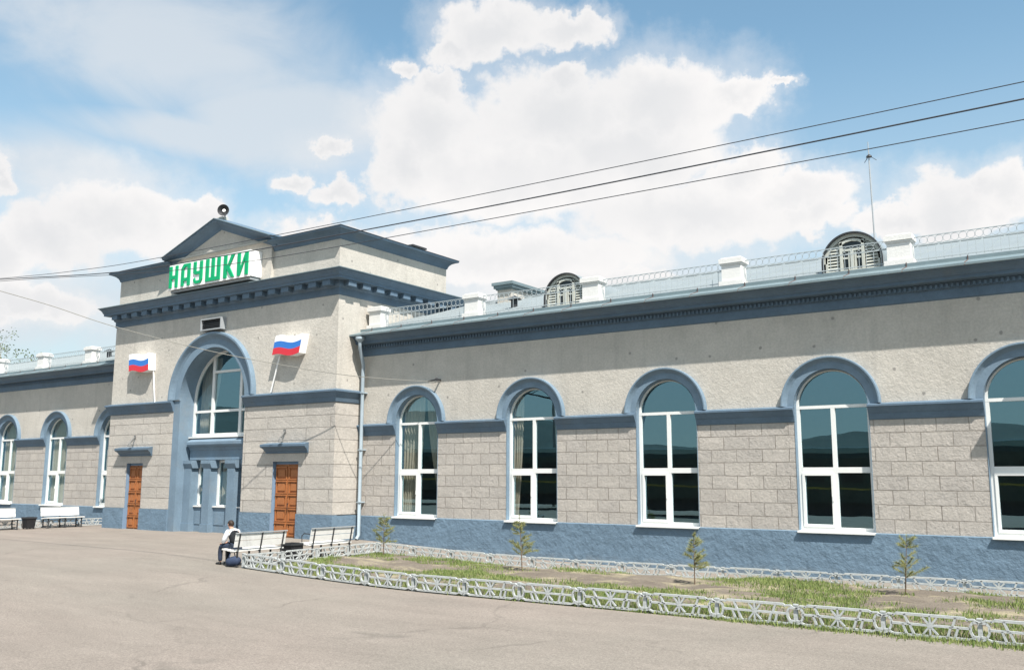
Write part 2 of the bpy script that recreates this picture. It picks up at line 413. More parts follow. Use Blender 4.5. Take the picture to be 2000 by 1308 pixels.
def copy_tree(o, parent=None, loc=None):
    c = o.copy(); COL.objects.link(c)
    if parent: c.parent = parent
    if loc is not None: c.location = loc
    for ch in list(o.children): copy_tree(ch, c)
    return c

# ------------------------------------------------------------------ key dimensions (metres)
XT, XTL, PT = -1.88, -16.08, 1.29         # tower right and left ends, how far it stands forward
ZP, ZBB, ZSP, ZFR = .82, 3.745, 4.143, 6.73
RW = .975                                  # half width of the wing windows
WR = [.90, 5.80, 10.60, 15.42, 20.10, 24.9]
WL = [-17.91, -22.71, -27.51, -32.31]
XR_END, XL_END = 44., -62.
YB = 12.                                   # rear wall
RIDGE_Y, RIDGE_Z = 6., 9.58

# ------------------------------------------------------------------ ground, hills
def gz(x):
    t = min(1, max(0, (x+4)/13)); return -.38*t*t*(3-2*t)
g = MB(); S = 2500
gx = [-S, -60, -20] + [-4+.5*i for i in range(27)] + [30, 80, S]
for a, b in zip(gx, gx[1:]):
    for c, d in ((-S, -60), (-60, 20), (20, S)): g.quad((a,c,gz(a)),(b,c,gz(b)),(b,d,gz(b)),(a,d,gz(a)))
g.build('ground', 'asphalt', weld=True, smooth=True)
tag(bpy.data.objects['ground'], None, None, kind='structure')
def hills():
    mb = MB(); n = 160; rows = []
    rnd = random.Random(3); ph = [rnd.random()*6.28 for _ in range(9)]
    def h(a): return sum(math.sin(a*k*2.3+ph[k])/(k+1) for k in range(9))
    for i in range(n):
        a = 2*math.pi*i/n
        hh = 42 + 26*h(a)
        rows.append([(650*math.sin(a), 650*math.cos(a), -1), (800*math.sin(a), 800*math.cos(a), max(10, hh*.5)), (1050*math.sin(a), 1050*math.cos(a), max(18, hh)), (1400*math.sin(a), 1400*math.cos(a), -1)])
    vs = [p for r in rows for p in r]
    fs = [(i*4+k, ((i+1) % n)*4+k, ((i+1) % n)*4+k+1, i*4+k+1) for i in range(n) for k in range(3)]
    mb.add(vs, fs); o = mb.build('hills', 'hazy_hill_grass', smooth=True); tag(o, None, None, kind='structure')
hills()

# ------------------------------------------------------------------ station building
B = empty('station_building', (-9, 0, 0), 'long grey station hall with blue cornices, arched windows and a gabled entrance block', 'building')
B.location = (0, 0, 0)
def wing(x0, x1, wins):
    # plinth
    mb = MB(); mb.box(x0, x1, -.045, .3, -.5, ZP); mb.quad((x0,-.045,ZP),(x1,-.045,ZP),(x1,.0,ZP+.02),(x0,.0,ZP+.02)); mb.build('plinth', 'blue_plinth_paint', B)
    # block-faced lower wall
    mb = MB(); xs = [x0] + [v for c in sorted(wins) for v in (c-RW, c+RW)] + [x1]
    for a, b in zip(xs[::2], xs[1::2]): mb.quad((a,0,ZP),(b,0,ZP),(b,0,ZSP),(a,0,ZSP))
    # plaster upper wall with half-round heads, one sheet with the blocks below
    N = 24
    for a, b in zip(xs[::2], xs[1::2]): mb.quad((a,0,ZSP),(b,0,ZSP),(b,0,ZFR+.3),(a,0,ZFR+.3), 1)
    for c in wins:
        p = [(c - RW*math.cos(math.pi*i/N), ZSP + RW*math.sin(math.pi*i/N)) for i in range(N+1)]
        for (ax, az), (bx, bz) in zip(p, p[1:]): mb.quad((ax,0,az),(bx,0,bz),(bx,0,ZFR+.3),(ax,0,ZFR+.3), 1)
    mb.build('facade_wall', ['rough_blocks', 'plaster'], B, weld=True)
    # string course between the windows
    prof = [(0,ZBB-.02),(.03,ZBB),(.075,ZBB+.16),(.085,ZBB+.16),(.165,ZBB+.32),(.19,ZBB+.325),(.19,ZBB+.375),(.17,ZBB+.385),(0,ZSP+.03)]
    for a, b in zip(xs[::2], xs[1::2]): MB().exx(prof, a, b).build('string_course', 'blue_trim_shaded', B)
    # cornice
    prof = [(0,6.70),(.035,6.73),(.035,6.97),(.10,6.98),(.10,7.11),(.14,7.12),(.34,7.13),(.36,7.14),(.36,7.22),(.39,7.235),(.41,7.28),(.48,7.345),(.58,7.38),(.64,7.39),(.66,7.44),(0,7.5)]
    mb = MB(); mb.exx(prof, x0, x1); k = int((x1-x0)/.125)
    for i in range(k):
        xx = x0 + .1 + i*.125; mb.box(xx, xx+.06, -.150, -.099, 6.995, 7.095)
    mb.build('cornice', 'blue_trim_shaded', B)
    # roof: both slopes with standing seams, eave strip and small snow-guard hooks
    sl = (RIDGE_Z-7.45)/(RIDGE_Y+.70)
    zr = lambda y: 7.45 + (y+.70)*sl
    mb = MB()
    mb.quad((x0,-.70,7.45),(x1,-.70,7.45),(x1,RIDGE_Y,RIDGE_Z),(x0,RIDGE_Y,RIDGE_Z)); mb.quad((x0,RIDGE_Y,RIDGE_Z),(x1,RIDGE_Y,RIDGE_Z),(x1,YB+.7,7.4),(x0,YB+.7,7.4))
    mb.quad((x0,-.70,7.45),(x1,-.70,7.45),(x1,-.64,7.40),(x0,-.64,7.40))
    k = int((x1-x0)/.62)
    for i in range(k+1):
        xx = x0+.03+i*.62
        mb.add([(xx,.1,zr(.1)),(xx+.015,.1,zr(.1)+.035),(xx+.03,.1,zr(.1)),(xx,RIDGE_Y,RIDGE_Z),(xx+.015,RIDGE_Y,RIDGE_Z+.035),(xx+.03,RIDGE_Y,RIDGE_Z)], [(0,1,4,3),(1,2,5,4)])
    mb.tube([(x0,RIDGE_Y,RIDGE_Z),(x1,RIDGE_Y,RIDGE_Z)], .05, 6)
    rf = mb.build('roof', 'roof_metal', B, fix=False)
    mb = MB()
    e = .004
    mb.quad((x0,-.705,7.455),(x1,-.705,7.455),(x1,-.12,zr(-.12)+e),(x0,-.12,zr(-.12)+e))
    mb.quad((x0,-.705,7.40),(x1,-.705,7.40),(x1,-.705,7.455),(x0,-.705,7.455))
    mb.box(x0, x1, -.12, -.10, zr(-.12)-.02, zr(-.12)+.10)
    mb.build('eave_strip', 'gutter_metal', rf)
    h0 = None
    for i in range(int((x1-x0)/1.45)):
        xx = x0 + .6 + i*1.45
        if not -40 < xx < 26: continue
        if h0 is None:
            mb = MB(); mb.bar((0,-.66,zr(-.66)+.012),(0,-.12,zr(-.12)+.012), .022, .014); mb.bar((0,-.12,zr(-.12)),(0,-.135,zr(-.12)+.125), .022, .014, (0,1,0)); mb.bar((0,-.709,7.40),(0,-.66,zr(-.66)+.02), .022, .014)
            h0 = mb.build('eave_hook', 'rust', rf); h = h0
        else: h = copy_tree(h0, rf)
        h.location.x = xx
    # rear wall and dark hall behind the windows
    mb = MB(); mb.box(x0, x1, YB-.3, YB, 0, 7.4); mb.build('rear_wall', 'plaster', B)
    mb = MB(); mb.quad((x0,.3,.78),(x1,.3,.78),(x1,7,.78),(x0,7,.78)); mb.quad((x0,7,.78),(x1,7,.78),(x1,7,6.5),(x0,7,6.5)); mb.quad((x0,.3,6.5),(x1,.3,6.5),(x1,7,6.5),(x0,7,6.5))
    k = x0+.02
    for k in (x0+.02, x1-.02): mb.quad((k,.0,.78),(k,7,.78),(k,7,6.5),(k,0,6.5))
    mb.build('hall_interior', 'interior', B, fix=False)
    return zr
zr = wing(XT, XR_END, WR)
wing(XL_END, XTL, WL)

# --- one wing window: frame > sill, surround, panes
YG = .22
def make_window():
    mb = MB(); fw = .085; y0, y1 = YG-.05, YG+.03; zb, zm = ZP+.12, 2.44
    mb.box(-RW, -RW+fw, y0, y1, zb, ZSP); mb.box(RW-fw, RW, y0, y1, zb, ZSP)
    mb.box(-RW, RW, y0-.004, y1, ZP+.02, zb)                               # thick bottom rail
    mb.box(-RW+fw, RW-fw, y0-.003, y1, zm-.075, zm+.075)                   # transom
    mb.box(-RW, RW, y0-.003, y1, ZSP-.055, ZSP+.03)                        # springing bar
    mb.box(-.055, .055, y0-.002, y1, zb, ZSP-.055)                         # mullion
    a, b = -RW+fw, -.055                                                   # opening sash, lower left
    for q in ((a, a+.065, zb, zm-.075), (b-.065, b, zb, zm-.075), (a+.065, b-.065, zb, zb+.07), (a+.065, b-.065, zm-.145, zm-.075)):
        mb.box(q[0], q[1], y0-.025, y1-.02, q[2], q[3])
    mb.box(b-.045, b-.02, y0-.06, y0-.02, 1.62, 1.76)                      # handle
    mb.arch([(RW-.06,-y1),(RW-.06,-y0),(RW,-y0),(RW,-y1)], 0, ZSP+.03, 24)
    w = mb.build('window', 'white_frame', B)
    panes = MB()
    yg = YG
    for x0, x1, z0, z1 in ((-RW+fw, -.055, zb, zm-.075), (.055, RW-fw, zb, zm-.075), (-RW+fw, -.055, zm+.075, ZSP-.055), (.055, RW-fw, zm+.075, ZSP-.055)):
        panes.quad((x0,yg,z0),(x1,yg,z0),(x1,yg,z1),(x0,yg,z1))
    n = 24; rr = RW-.06
    pts = [(rr*math.cos(math.pi*i/n), yg, ZSP+.03+rr*math.sin(math.pi*i/n)) for i in range(n+1)]
    panes.add(pts, [tuple(range(n+1))])
    panes.build('pane', 'pane_glass', w, fix=False)
    s = MB(); s.box(-RW-.02, RW+.02, -.13, YG-.05, ZP+.0, ZP+.025); s.box(-RW-.02, RW+.02, -.135, -.11, ZP-.03, ZP+.0); s.build('sill', 'white_frame', w)
    t = MB()
    t.arch([(RW,0),(RW,.05),(1.155,.05),(1.165,.06),(1.20,.085),(1.25,.15),(1.265,.17),(1.30,.17),(1.31,.16),(1.31,0)], 0, ZSP+.02, 32)
    t.arch([(RW,.055),(RW,-.3)], 0, ZSP, 32)
    for sx in (-1, 1): t.quad((sx*RW,0,ZP),(sx*RW,.3,ZP),(sx*RW,.3,ZSP),(sx*RW,0,ZSP)); t.box(min(sx*RW, sx*(RW+.012)), max(sx*RW, sx*(RW+.012)), -.012, .0, ZP+.03, ZBB)
    t.build('surround', 'blue_trim', w)
    return w
w0 = make_window(); first = True
WIN = {}
for c in WR + WL:
    w = w0 if first else copy_tree(w0, B)
    first = False; w.location = (c, 0, 0); w.parent = B; WIN[c] = w
def curtain(parent, x0, x1, z0, z1, y, gather=None, waves=7, amp=.05):
    """pleated drape between x0 and x1; gather (x0b, x1b) is where its foot is drawn to"""
    mb = MB(); n = 44; mrows = 8; gx = gather or (x0, x1)
    vs = []
    for j in range(mrows+1):
        v = j/mrows; s_ = (1-v)**1.6
        a = x0 + (gx[0]-x0)*s_; b = x1 + (gx[1]-x1)*s_
        for i in range(n+1):
            u = i/n; vs.append((a+(b-a)*u, y + amp*math.sin(u*waves*6.283+.7*math.sin(u*9)) , z0+(z1-z0)*v))
    fs = [(j*(n+1)+i, j*(n+1)+i+1, (j+1)*(n+1)+i+1, (j+1)*(n+1)+i) for j in range(mrows) for i in range(n)]
    mb.add(vs, fs); return mb.build('curtain', 'curtain_cloth', parent, smooth=True, fix=False)
curtain(WIN[WR[0]], -.95, .05, .9, 5.1, .4, (-.95, -.35)); curtain(WIN[WR[0]], .12, .95, 1.4, 5.1, .42, (.75, .95), 6)
curtain(WIN[WR[1]], -.97, -.55, .9, 4.9, .4, (-.97, -.78), 4)
for c in WL[:3]: curtain(WIN[c], -.96, .96, .85, 5.1, .38, None, 11)

# --- entrance block
def tower():
    pf = -PT; cx = -8.97; rO = 2.07; zsp = 5.38; ZPT = .88; ZB0 = 4.93
    yw = 6.0
    def loc(mb): mb.xf = Matrix.Translation((0, pf, 0)); return mb
    doors = [(-14.00, .58), (-4.42, .70)]      # centre, half width
    dz = 2.80; nx0, nx1 = cx-rO, cx+rO
    openings = sorted([(c-h, c+h, dz) for c, h in doors] + [(nx0-.42, nx1, 99)])
    # plinth
    mb = MB(); xs = [XTL-.04] + [v for o in openings for v in o[:2]] + [XT+.04]
    for a, b in zip(xs[::2], xs[1::2]):
        MB().box(a, b, pf-.045, pf+.2, -.4, ZPT).build('plinth', 'blue_plinth_paint', B)
    for a, b in ((XT-.2, XT+.045), (XTL-.045, XTL+.2)): MB().box(a, b, pf+.2, -.045, -.4, ZPT-.02).build('plinth', 'blue_plinth_paint', B)
    # banded lower wall
    mb = MB()
    cuts = [XTL] + [v for o in openings for v in o[:2]] + [XT]
    for a, b in zip(cuts[::2], cuts[1::2]): mb.quad((a,pf,ZPT),(b,pf,ZPT),(b,pf,zsp),(a,pf,zsp))
    for c, h in doors: mb.quad((c-h,pf,dz),(c+h,pf,dz),(c+h,pf,zsp),(c-h,pf,zsp))
    for x in (XT, XTL): mb.quad((x,pf,ZPT),(x,.1,ZPT),(x,.1,zsp),(x,pf,zsp))
    # plaster upper wall
    N = 40; zt = 9.2
    mb.quad((XTL,pf,zsp),(cx-rO,pf,zsp),(cx-rO,pf,zt),(XTL,pf,zt), 1); mb.quad((cx+rO,pf,zsp),(XT,pf,zsp),(XT,pf,zt),(cx+rO,pf,zt), 1)
    p = [(cx - rO*math.cos(math.pi*i/N), zsp + rO*math.sin(math.pi*i/N)) for i in range(N+1)]
    for (ax, az), (bx, bz) in zip(p, p[1:]): mb.quad((ax,pf,az),(bx,pf,bz),(bx,pf,zt),(ax,pf,zt), 1)
    for x in (XT, XTL): mb.quad((x,pf,zsp),(x,yw,zsp),(x,yw,zt),(x,pf,zt), 1)
    mb.build('facade_wall', ['banded_courses', 'plaster'], B, weld=True)
    # string course, broken by the niche, returned on both sides
    prof = [(0,ZB0),(.035,ZB0+.02),(.085,ZB0+.19),(.095,ZB0+.19),(.18,ZB0+.37),(.21,ZB0+.375),(.21,ZB0+.43),(.19,ZB0+.445),(0,zsp+.04)]
    mb = loc(MB()); mb.exx(prof, XTL, nx0-.42, x0f=-1); mb.build('string_course', 'blue_trim_shaded', B)
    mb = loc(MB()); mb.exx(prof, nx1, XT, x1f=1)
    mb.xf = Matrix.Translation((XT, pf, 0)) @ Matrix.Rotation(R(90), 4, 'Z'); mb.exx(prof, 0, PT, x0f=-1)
    mb.build('string_course', 'blue_trim_shaded', B)
    # main cornice with blocks
    zc = 8.93
    prof = [(0,zc-.03),(.04,zc),(.04,zc+.24),(.075,zc+.26),(.10,zc+.30),(.12,zc+.36),(.12,zc+.50),(.40,zc+.505),(.42,zc+.51),(.42,zc+.60),(.45,zc+.62),(.47,zc+.68),(.52,zc+.76),(.57,zc+.80),(.59,zc+.86),(0,zc+1.0)]
    mb = loc(MB()); mb.exx(prof, XTL, XT, x0f=-1, x1f=1)
    nb = 19; span = XT-XTL
    for i in range(nb):
        c = XTL + .33 + (span-.66)*i/(nb-1); mb.box(c-.2, c+.2, -.36, -.119, zc+.30, zc+.502)
    for x, rz, sg in ((XT, 90, 1), (XTL, -90, -1)):
        mb.xf = Matrix.Translation((x, pf, 0)) @ Matrix.Rotation(R(rz), 4, 'Z')
        L_ = yw+PT
        if sg > 0: mb.exx(prof, 0, L_, x0f=-1)
        else: mb.exx(prof, -L_, 0, x1f=1)
        for i in range(9):
            c = .33 + i*.76
            c = c if sg > 0 else -c
            mb.box(c-.2, c+.2, -.36, -.119, zc+.30, zc+.502)
    mb.build('cornice', 'blue_trim_shaded', B)
    # sloping sheet on top of the cornice
    mb = MB(); e = .62; z1, z2 = zc+.862, zc+1.02
    o = [(XTL-e, pf-e), (XT+e, pf-e), (XT+e, yw), (XTL-e, yw)]; q = [(XTL, pf), (XT, pf), (XT, yw), (XTL, yw)]
    for a, b in ((0,1),(1,2),(3,0)): mb.quad((*o[a],z1),(*o[b],z1),(*q[b],z2),(*q[a],z2)); mb.quad((*o[a],z1),(*o[b],z1),(*o[b],z1-.03),(*o[a],z1-.03))
    mb.build('cornice_flashing', 'gutter_metal', B, fix=False)
    # attic
    ax0, ax1, ay0, ay1 = XTL+.06, XT-.06, pf+.03, 5.05; az0, az1 = zc+.9, 11.24
    mb = MB(); mb.box(ax0, ax1, ay0, ay1, az0, az1); mb.build('attic_wall', 'plaster', B)
    prof = [(0,az1-.20),(.035,az1-.18),(.05,az1-.12),(.09,az1-.04),(.17,az1+.04),(.28,az1+.09),(.38,az1+.12),(.40,az1+.19),(0,az1+.24)]
    pcx = -8.78; px0, px1 = pcx-3.2, pcx+3.2
    for x, rz, sg in ((ax1, 90, 1), (ax0, -90, -1)):
        mb = MB(); mb.xf = Matrix.Translation((0, ay0, 0))
        if sg > 0: mb.exx(prof, px1, ax1, x1f=1)
        else: mb.exx(prof, ax0, px0, x0f=-1)
        mb.xf = Matrix.Translation((x, ay0, 0)) @ Matrix.Rotation(R(rz), 4, 'Z')
        if sg > 0: mb.exx(prof, 0, ay1-ay0, x0f=-1, x1f=1)
        else: mb.exx(prof, -(ay1-ay0), 0, x1f=1, x0f=-1)
        mb.build('attic_cornice', 'blue_trim_shaded', B)
    mb = MB(); z = az1+.20; e = .42
    mb.quad((ax0-e,ay0-e,z),(ax1+e,ay0-e,z),(ax1+e-.6,ay0+.3,z+.1),(ax0-e+.6,ay0+.3,z+.1))
    mb.quad((ax1+e,ay0-e,z),(ax1+e,ay1+e,z),(ax1-2.5,2.,z+.45),(ax1-2.5,2.,z+.45)); mb.quad((ax0-e,ay0-e,z),(ax0-e,ay1+e,z),(ax0+2.5,2.,z+.45),(ax0+2.5,2.,z+.45))
    mb.add([(ax0-e,ay0-e,z),(ax1+e,ay0-e,z),(ax1+e,ay1+e,z),(ax0-e,ay1+e,z),(ax0+2.5,2,z+.45),(ax1-2.5,2,z+.45)], [(0,1,5,4),(2,3,4,5)])
    rf = mb.build('roof', 'roof_metal', B, fix=False)
    mb = MB(); mb.box(-2.75,-2.3,3.3,3.9,z,z+.3); mb.box(-2.85,-2.2,3.15,4.05,z+.3,z+.37); mb.build('roof_vent', 'dark_metal', rf)
    # pediment, standing a little forward
    yp = pf-.10; ze, zap = 11.31, 12.43; hw = 3.18
    mb = MB(); mb.prism([(-hw,az0),(hw,az0),(hw,ze),(0,zap),(-hw,ze)], lambda u, v, w: (pcx+u, w, v), yp, ay0+.4); mb.build('pediment_wall', 'plaster', B)
    mb = MB()
    sl = (zap-ze)/hw; pr = [(0,-.18),(.035,-.16),(.05,-.10),(.09,-.02),(.17,.06),(.28,.12),(.38,.15),(.40,.24),(.0,.30),(-1.,.30)]
    for sg in (-1, 1):
        n = len(pr)
        end = 3.46
        A = [(pcx, yp-o, zap+.14+z_) for o, z_ in pr]; Bp = [(pcx+sg*end, yp-o, zap+.14+z_-sl*end) for o, z_ in pr]
        mb.add(A+Bp, [(i, i+1, n+i+1, n+i) for i in range(n-1)] + [tuple(range(n, 2*n))])
    mb.build('pediment_cornice', 'blue_trim_shaded', B)
    mb = MB()
    for sg in (-1, 1):
        a = (pcx, yp-.43, zap+.385); b = (pcx+sg*3.52, yp-.43, zap+.385-sl*3.52)
        mb.quad(a, b, (b[0], 2., b[2]+.02), (pcx, 2., zap+.405)); mb.quad(a, b, (b[0], b[1], b[2]-.03), (pcx, a[1], a[2]-.03))
    mb.build('pediment_roof', 'gutter_metal', B, fix=False)
    # niche: surround, jamb strip, soffit
    mb = loc(MB())
    mb.arch([(rO,0),(rO,.06),(2.40,.06),(2.41,.07),(2.48,.10),(2.58,.19),(2.61,.21),(2.68,.21),(2.70,.19),(2.70,0)], cx, zsp+.03, 44)
    mb.arch([(rO,.06),(rO,-.85)], cx, zsp, 44)
    mb.xf = None
    for x in (nx0, nx1): mb.quad((x,pf,0),(x,pf+.9,0),(x,pf+.9,zsp),(x,pf,zsp))
    mb.quad((nx0,pf,zsp),(nx0-.42,pf,zsp),(nx0-.42,pf,0),(nx0,pf,0))
    mb.build('niche_surround', 'blue_trim', B, fix=False)
    # big window
    yg = -.55; zs0 = 3.92; mb = MB(); y0, y1 = yg-.06, yg+.03
    mb.box(nx0, nx1, y0, y1, zs0-.06, zs0+.09); mb.box(nx0, nx0+.11, y0-.004, y1, zs0+.09, zsp); mb.box(nx1-.11, nx1, y0-.004, y1, zs0+.09, zsp)
    for c in (-9.80, -8.02):
        mb.box(c-.075, c+.075, y0-.006, y1, zs0+.09, zsp+math.sqrt(rO*rO-(c-cx)**2)-.05)
    mb.box(nx0+.11, nx1-.11, y0-.002, y1, 4.88, 4.98); mb.box(-9.72, -8.10, y0-.002, y1, 6.52, 6.62)
    mb.arch([(rO-.09,-y1),(rO-.09,-y0),(rO,-y0),(rO,-y1)], cx, zsp, 40)
    w = mb.build('entrance_window', 'white_frame', B)
    mb = MB(); rr = rO-.05; pts = [(nx0+.05,yg,zs0),(nx1-.05,yg,zs0)] + [(cx+rr*math.cos(math.pi*i/30), yg, zsp+rr*math.sin(math.pi*i/30)) for i in range(31)]
    mb.add(pts, [tuple(range(len(pts)))]); mb.build('pane', 'pane_glass', w, fix=False)
    mb = MB(); mb.box(nx0, nx1, yg-.25, yg-.06, zs0-.10, zs0-.045); mb.build('sill', 'white_frame', w)
    curtain(w, nx0, -9.75, 4., 7.2, -.25, (nx0, -10.35), 7, .06); curtain(w, -7.6, nx1, 4., 7.2, -.25, None, 5, .06)
    # entablature below the window and the closed-up doorway
    mb = MB(); mb.xf = Matrix.Translation((0, -.60, 0))
    mb.exx([(0,2.90),(.16,2.92),(.16,3.30),(.19,3.33),(.22,3.42),(.34,3.50),(.36,3.55),(.36,3.66),(.33,3.68),(0,3.86)], nx0+.12, nx1-.012); mb.xf = None
    mb.box(nx0, nx0+.3, -.62, -.5, 0, 3.9)
    ent = mb.build('entrance_screen', 'blue_trim', B)
    mb = MB(); pil = [-10.80, -9.55, -8.02, -7.05]
    for i, c in enumerate(pil):
        h = .22
        mb.box(c-h, c+h, -.92, -.42, .32, 2.42); mb.box(c-h-.04, c+h+.04, -.95, -.42, 0, .32)
        mb.box(c-h-.0, c+h+.0, -.92, -.42, 2.42, 2.58); mb.exx([(.42,2.58),(.92,2.58),(1.0,2.76),(1.0,2.90),(.42,2.90)], c-h-.09, c+h+.09)
    for a, b in zip(pil, pil[1:]): mb.box(a+.22, b-.22, -.68, -.44, 0, 1.0); mb.box(a+.3, b-.3, -.70, -.67, .3, .8)
    mb.build('pilaster', 'blue_trim', ent)
    for a, b in zip(pil, pil[1:]):
        mb = MB(); x0, x1 = a+.22, b-.22; y0, y1 = -.54, -.47
        for q in ((x0, x0+.11, 1.07, 2.9), (x1-.11, x1, 1.07, 2.9), (x0+.11, x1-.11, 2.8, 2.9), (x0+.11, x1-.11, 1.0, 1.10)): mb.box(q[0], q[1], y0, y1, q[2], q[3])
        mb.box(x0, x1, -.74, -.54, 1.0, 1.05)
        f = mb.build('side_window', 'white_frame', ent)
        mb = MB(); mb.quad((x0+.1,-.5,1.08),(x1-.1,-.5,1.08),(x1-.1,-.5,2.82),(x0+.1,-.5,2.82)); mb.build('pane', 'pane_glass', f, fix=False)
    curtain(ent, nx0+.2, nx1-.2, 1.0, 2.9, -.32, None, 16, .05)
    mb = MB(); mb.quad((nx0,-.3,0),(nx1,-.3,0),(nx1,4,0.02),(nx0,4,.02)); mb.quad((nx0-1,4,0),(nx1+1,4,0),(nx1+1,4,8),(nx0-1,4,8)); mb.quad((nx0-1,-.44,7.8),(nx1+1,-.44,7.8),(nx1+1,4,7.8),(nx0-1,4,7.8)); mb.quad((nx0-.8,-.44,0),(nx0-.8,4,0),(nx0-.8,4,8),(nx0-.8,-.44,8)); mb.quad((nx1+.8,-.44,0),(nx1+.8,4,0),(nx1+.8,4,8),(nx1+.8,-.44,8))
    mb.build('hall_interior', 'interior', B, fix=False)
    # panelled doors with hood
    for k, (c, h) in enumerate(doors):
        yd = pf+.17; mb = MB()
        mb.box(c-h, c+h, yd, yd+.06, -.12, dz-.10)
        mb.box(c-.02, c+.02, yd-.02, yd, .02, dz-.10)
        rows = 5; ph = (dz-.12-.1)/rows
        for sg in (-1, 1):
            pc = c + sg*h*.5; pw = h*.5-.10
            for r_ in range(rows):
                z0 = .10 + r_*ph; z1 = z0+ph-.12
                mb.box(pc-pw-.05, pc-pw, yd-.035, yd, z0, z1+.0); mb.box(pc+pw, pc+pw+.05, yd-.035, yd, z0, z1)
                mb.box(pc-pw-.05, pc+pw+.05, yd-.055, yd, z1, z1+.055); mb.box(pc-pw-.05, pc+pw+.05, yd-.04, yd, z0-.04, z0)
                mb.box(pc-pw+.06, pc+pw-.06, yd-.03, yd, z0+.07, z1-.07)
        d = mb.build('door', 'door_wood', B)
        mb = MB(); mb.tube([(c+.08,yd-.02,1.05),(c+.08,yd-.09,1.05),(c+.08,yd-.09,1.25),(c+.08,yd-.02,1.25)], .014, 6); mb.build('handle', 'dark_metal', d)
        mb = MB()
        for x in (c-h+.006, c+h-.006): mb.quad((x,pf-.05,0),(x,pf+.3,0),(x,pf+.3,ZPT+.003),(x,pf-.05,ZPT+.003)); mb.quad((x,pf,ZPT),(x,pf+.3,ZPT),(x,pf+.3,dz),(x,pf,dz))
        mb.quad((c-h,pf,dz),(c+h,pf,dz),(c+h,pf+.3,dz),(c-h,pf+.3,dz)); mb.box(c-h, c+h, yd-.01, yd+.06, dz-.10, dz-.001)
        mb.build('door_reveal', 'door_frame', d, fix=False)
        mb = loc(MB()); hx = 1.22; mb.exx([(0,3.10),(.06,3.12),(.06,3.17),(.10,3.19),(.16,3.27),(.27,3.33),(.29,3.36),(.29,3.44),(0,3.50)], c-hx+.15, c+hx-.0, x0f=-.3, x1f=.3)
        mb.build('door_hood', 'blue_trim_shaded', B)
        mb = MB(); zz = 3.5; mb.bar((c-.1,pf-.02,zz+.42),(c+.02,pf-.34,zz+.12), .05, .05); mb.lathe([(.02,0),(.07,.03),(.10,.14),(.09,.145),(.0,.1)], 10, lambda x, y, z_: (c+.06+x, pf-.34+y, zz+.16-z_)); mb.box(c-.16, c-.04, pf-.03, pf, zz+.36, zz+.5)
        mb.build('door_lamp', 'lamp_grey', B)
    # vent box over the arch
    mb = MB(); v0, v1, z0, z1 = -9.62, -8.30, 8.17, 8.66
    for q in ((v0,v1,z1-.045,z1),(v0,v1,z0,z0+.05),(v0,v0+.05,z0+.05,z1-.045),(v1-.05,v1,z0+.05,z1-.045)): mb.box(q[0], q[1], pf-.27, pf, q[2], q[3])
    v = mb.build('wall_vent', 'grey_metal', B)
    mb = MB(); mb.box(v0+.05, v1-.05, pf-.10, pf-.02, z0+.05, z1-.045)
    for i in range(5): mb.bar((v0+.05,pf-.19,z0+.10+i*.075),(v1-.05,pf-.19,z0+.10+i*.075), .05, .02)
    mb.build('louvre', 'dark_metal', v)
    # side and rear walls of the block above the wing roofs
    mb = MB(); mb.box(XTL+.1, XT-.1, 5.3, 5.6, 0, 9.6); mb.build('rear_wall', 'plaster', B)
tower()

# --- parapet posts, railings, dormers, rear stack
def posts(xs, ends):
    mb = MB(); yc = .36
    z = zr(yc)
    for a, b, z0, z1 in ((.37,.28,z-.35,z+.12),(.295,.22,z+.12,z+.60),(.325,.25,z+.60,z+.65),(.355,.28,z+.65,z+.79),(.30,.23,z+.79,z+.83)): mb.box(-a, a, -b, b, z0, z1)
    p0 = mb.build('parapet_post', 'white_paint', B)
    for i, x in enumerate(xs):
        o = p0 if i == 0 else copy_tree(p0, B)
        o.location = (x, yc, 0)
    xs = sorted(xs)
    segs = list(zip(xs, xs[1:]))
    cache = {}
    for a, b in segs:
        L_ = round(b-a-.6, 2)
        if L_ not in cache:
            mb = MB(); zt = z+.72; zm = zt-.22; zb = z+.12
            mb.bar((0,0,zm),(L_,0,zm), .022, .022); mb.bar((0,0,zb),(L_,0,zb), .022, .022); mb.bar((0,0,zt+.006),(L_,0,zt+.006), .02, .02)
            n = int(L_/.185); st = L_/n
            for i in range(n+1): mb.bar((i*st,0,zb-.12),(i*st,0,zm), .012, .012, (0,1,0))
            for i in range(n):
                c = (i+.5)*st; r_ = .098; q = [(c+r_*math.cos(2*math.pi*k/10), 0, zm+.115+r_*1.02*math.sin(2*math.pi*k/10)) for k in range(11)]
                for u, v in zip(q, q[1:]): mb.bar(u, v, .011, .011, (0,1,0))
            cache[L_] = mb.build('roof_railing', 'rail_metal', B); o = cache[L_]
        else: o = copy_tree(cache[L_], B)
        o.location = (a+.30, yc, 0)
posts([-1.40, 3.18, 7.98, 12.72, 17.35, 22.1, 26.9], None)
posts([-16.9, -20.70, -25.15, -29.6, -34.2], None)
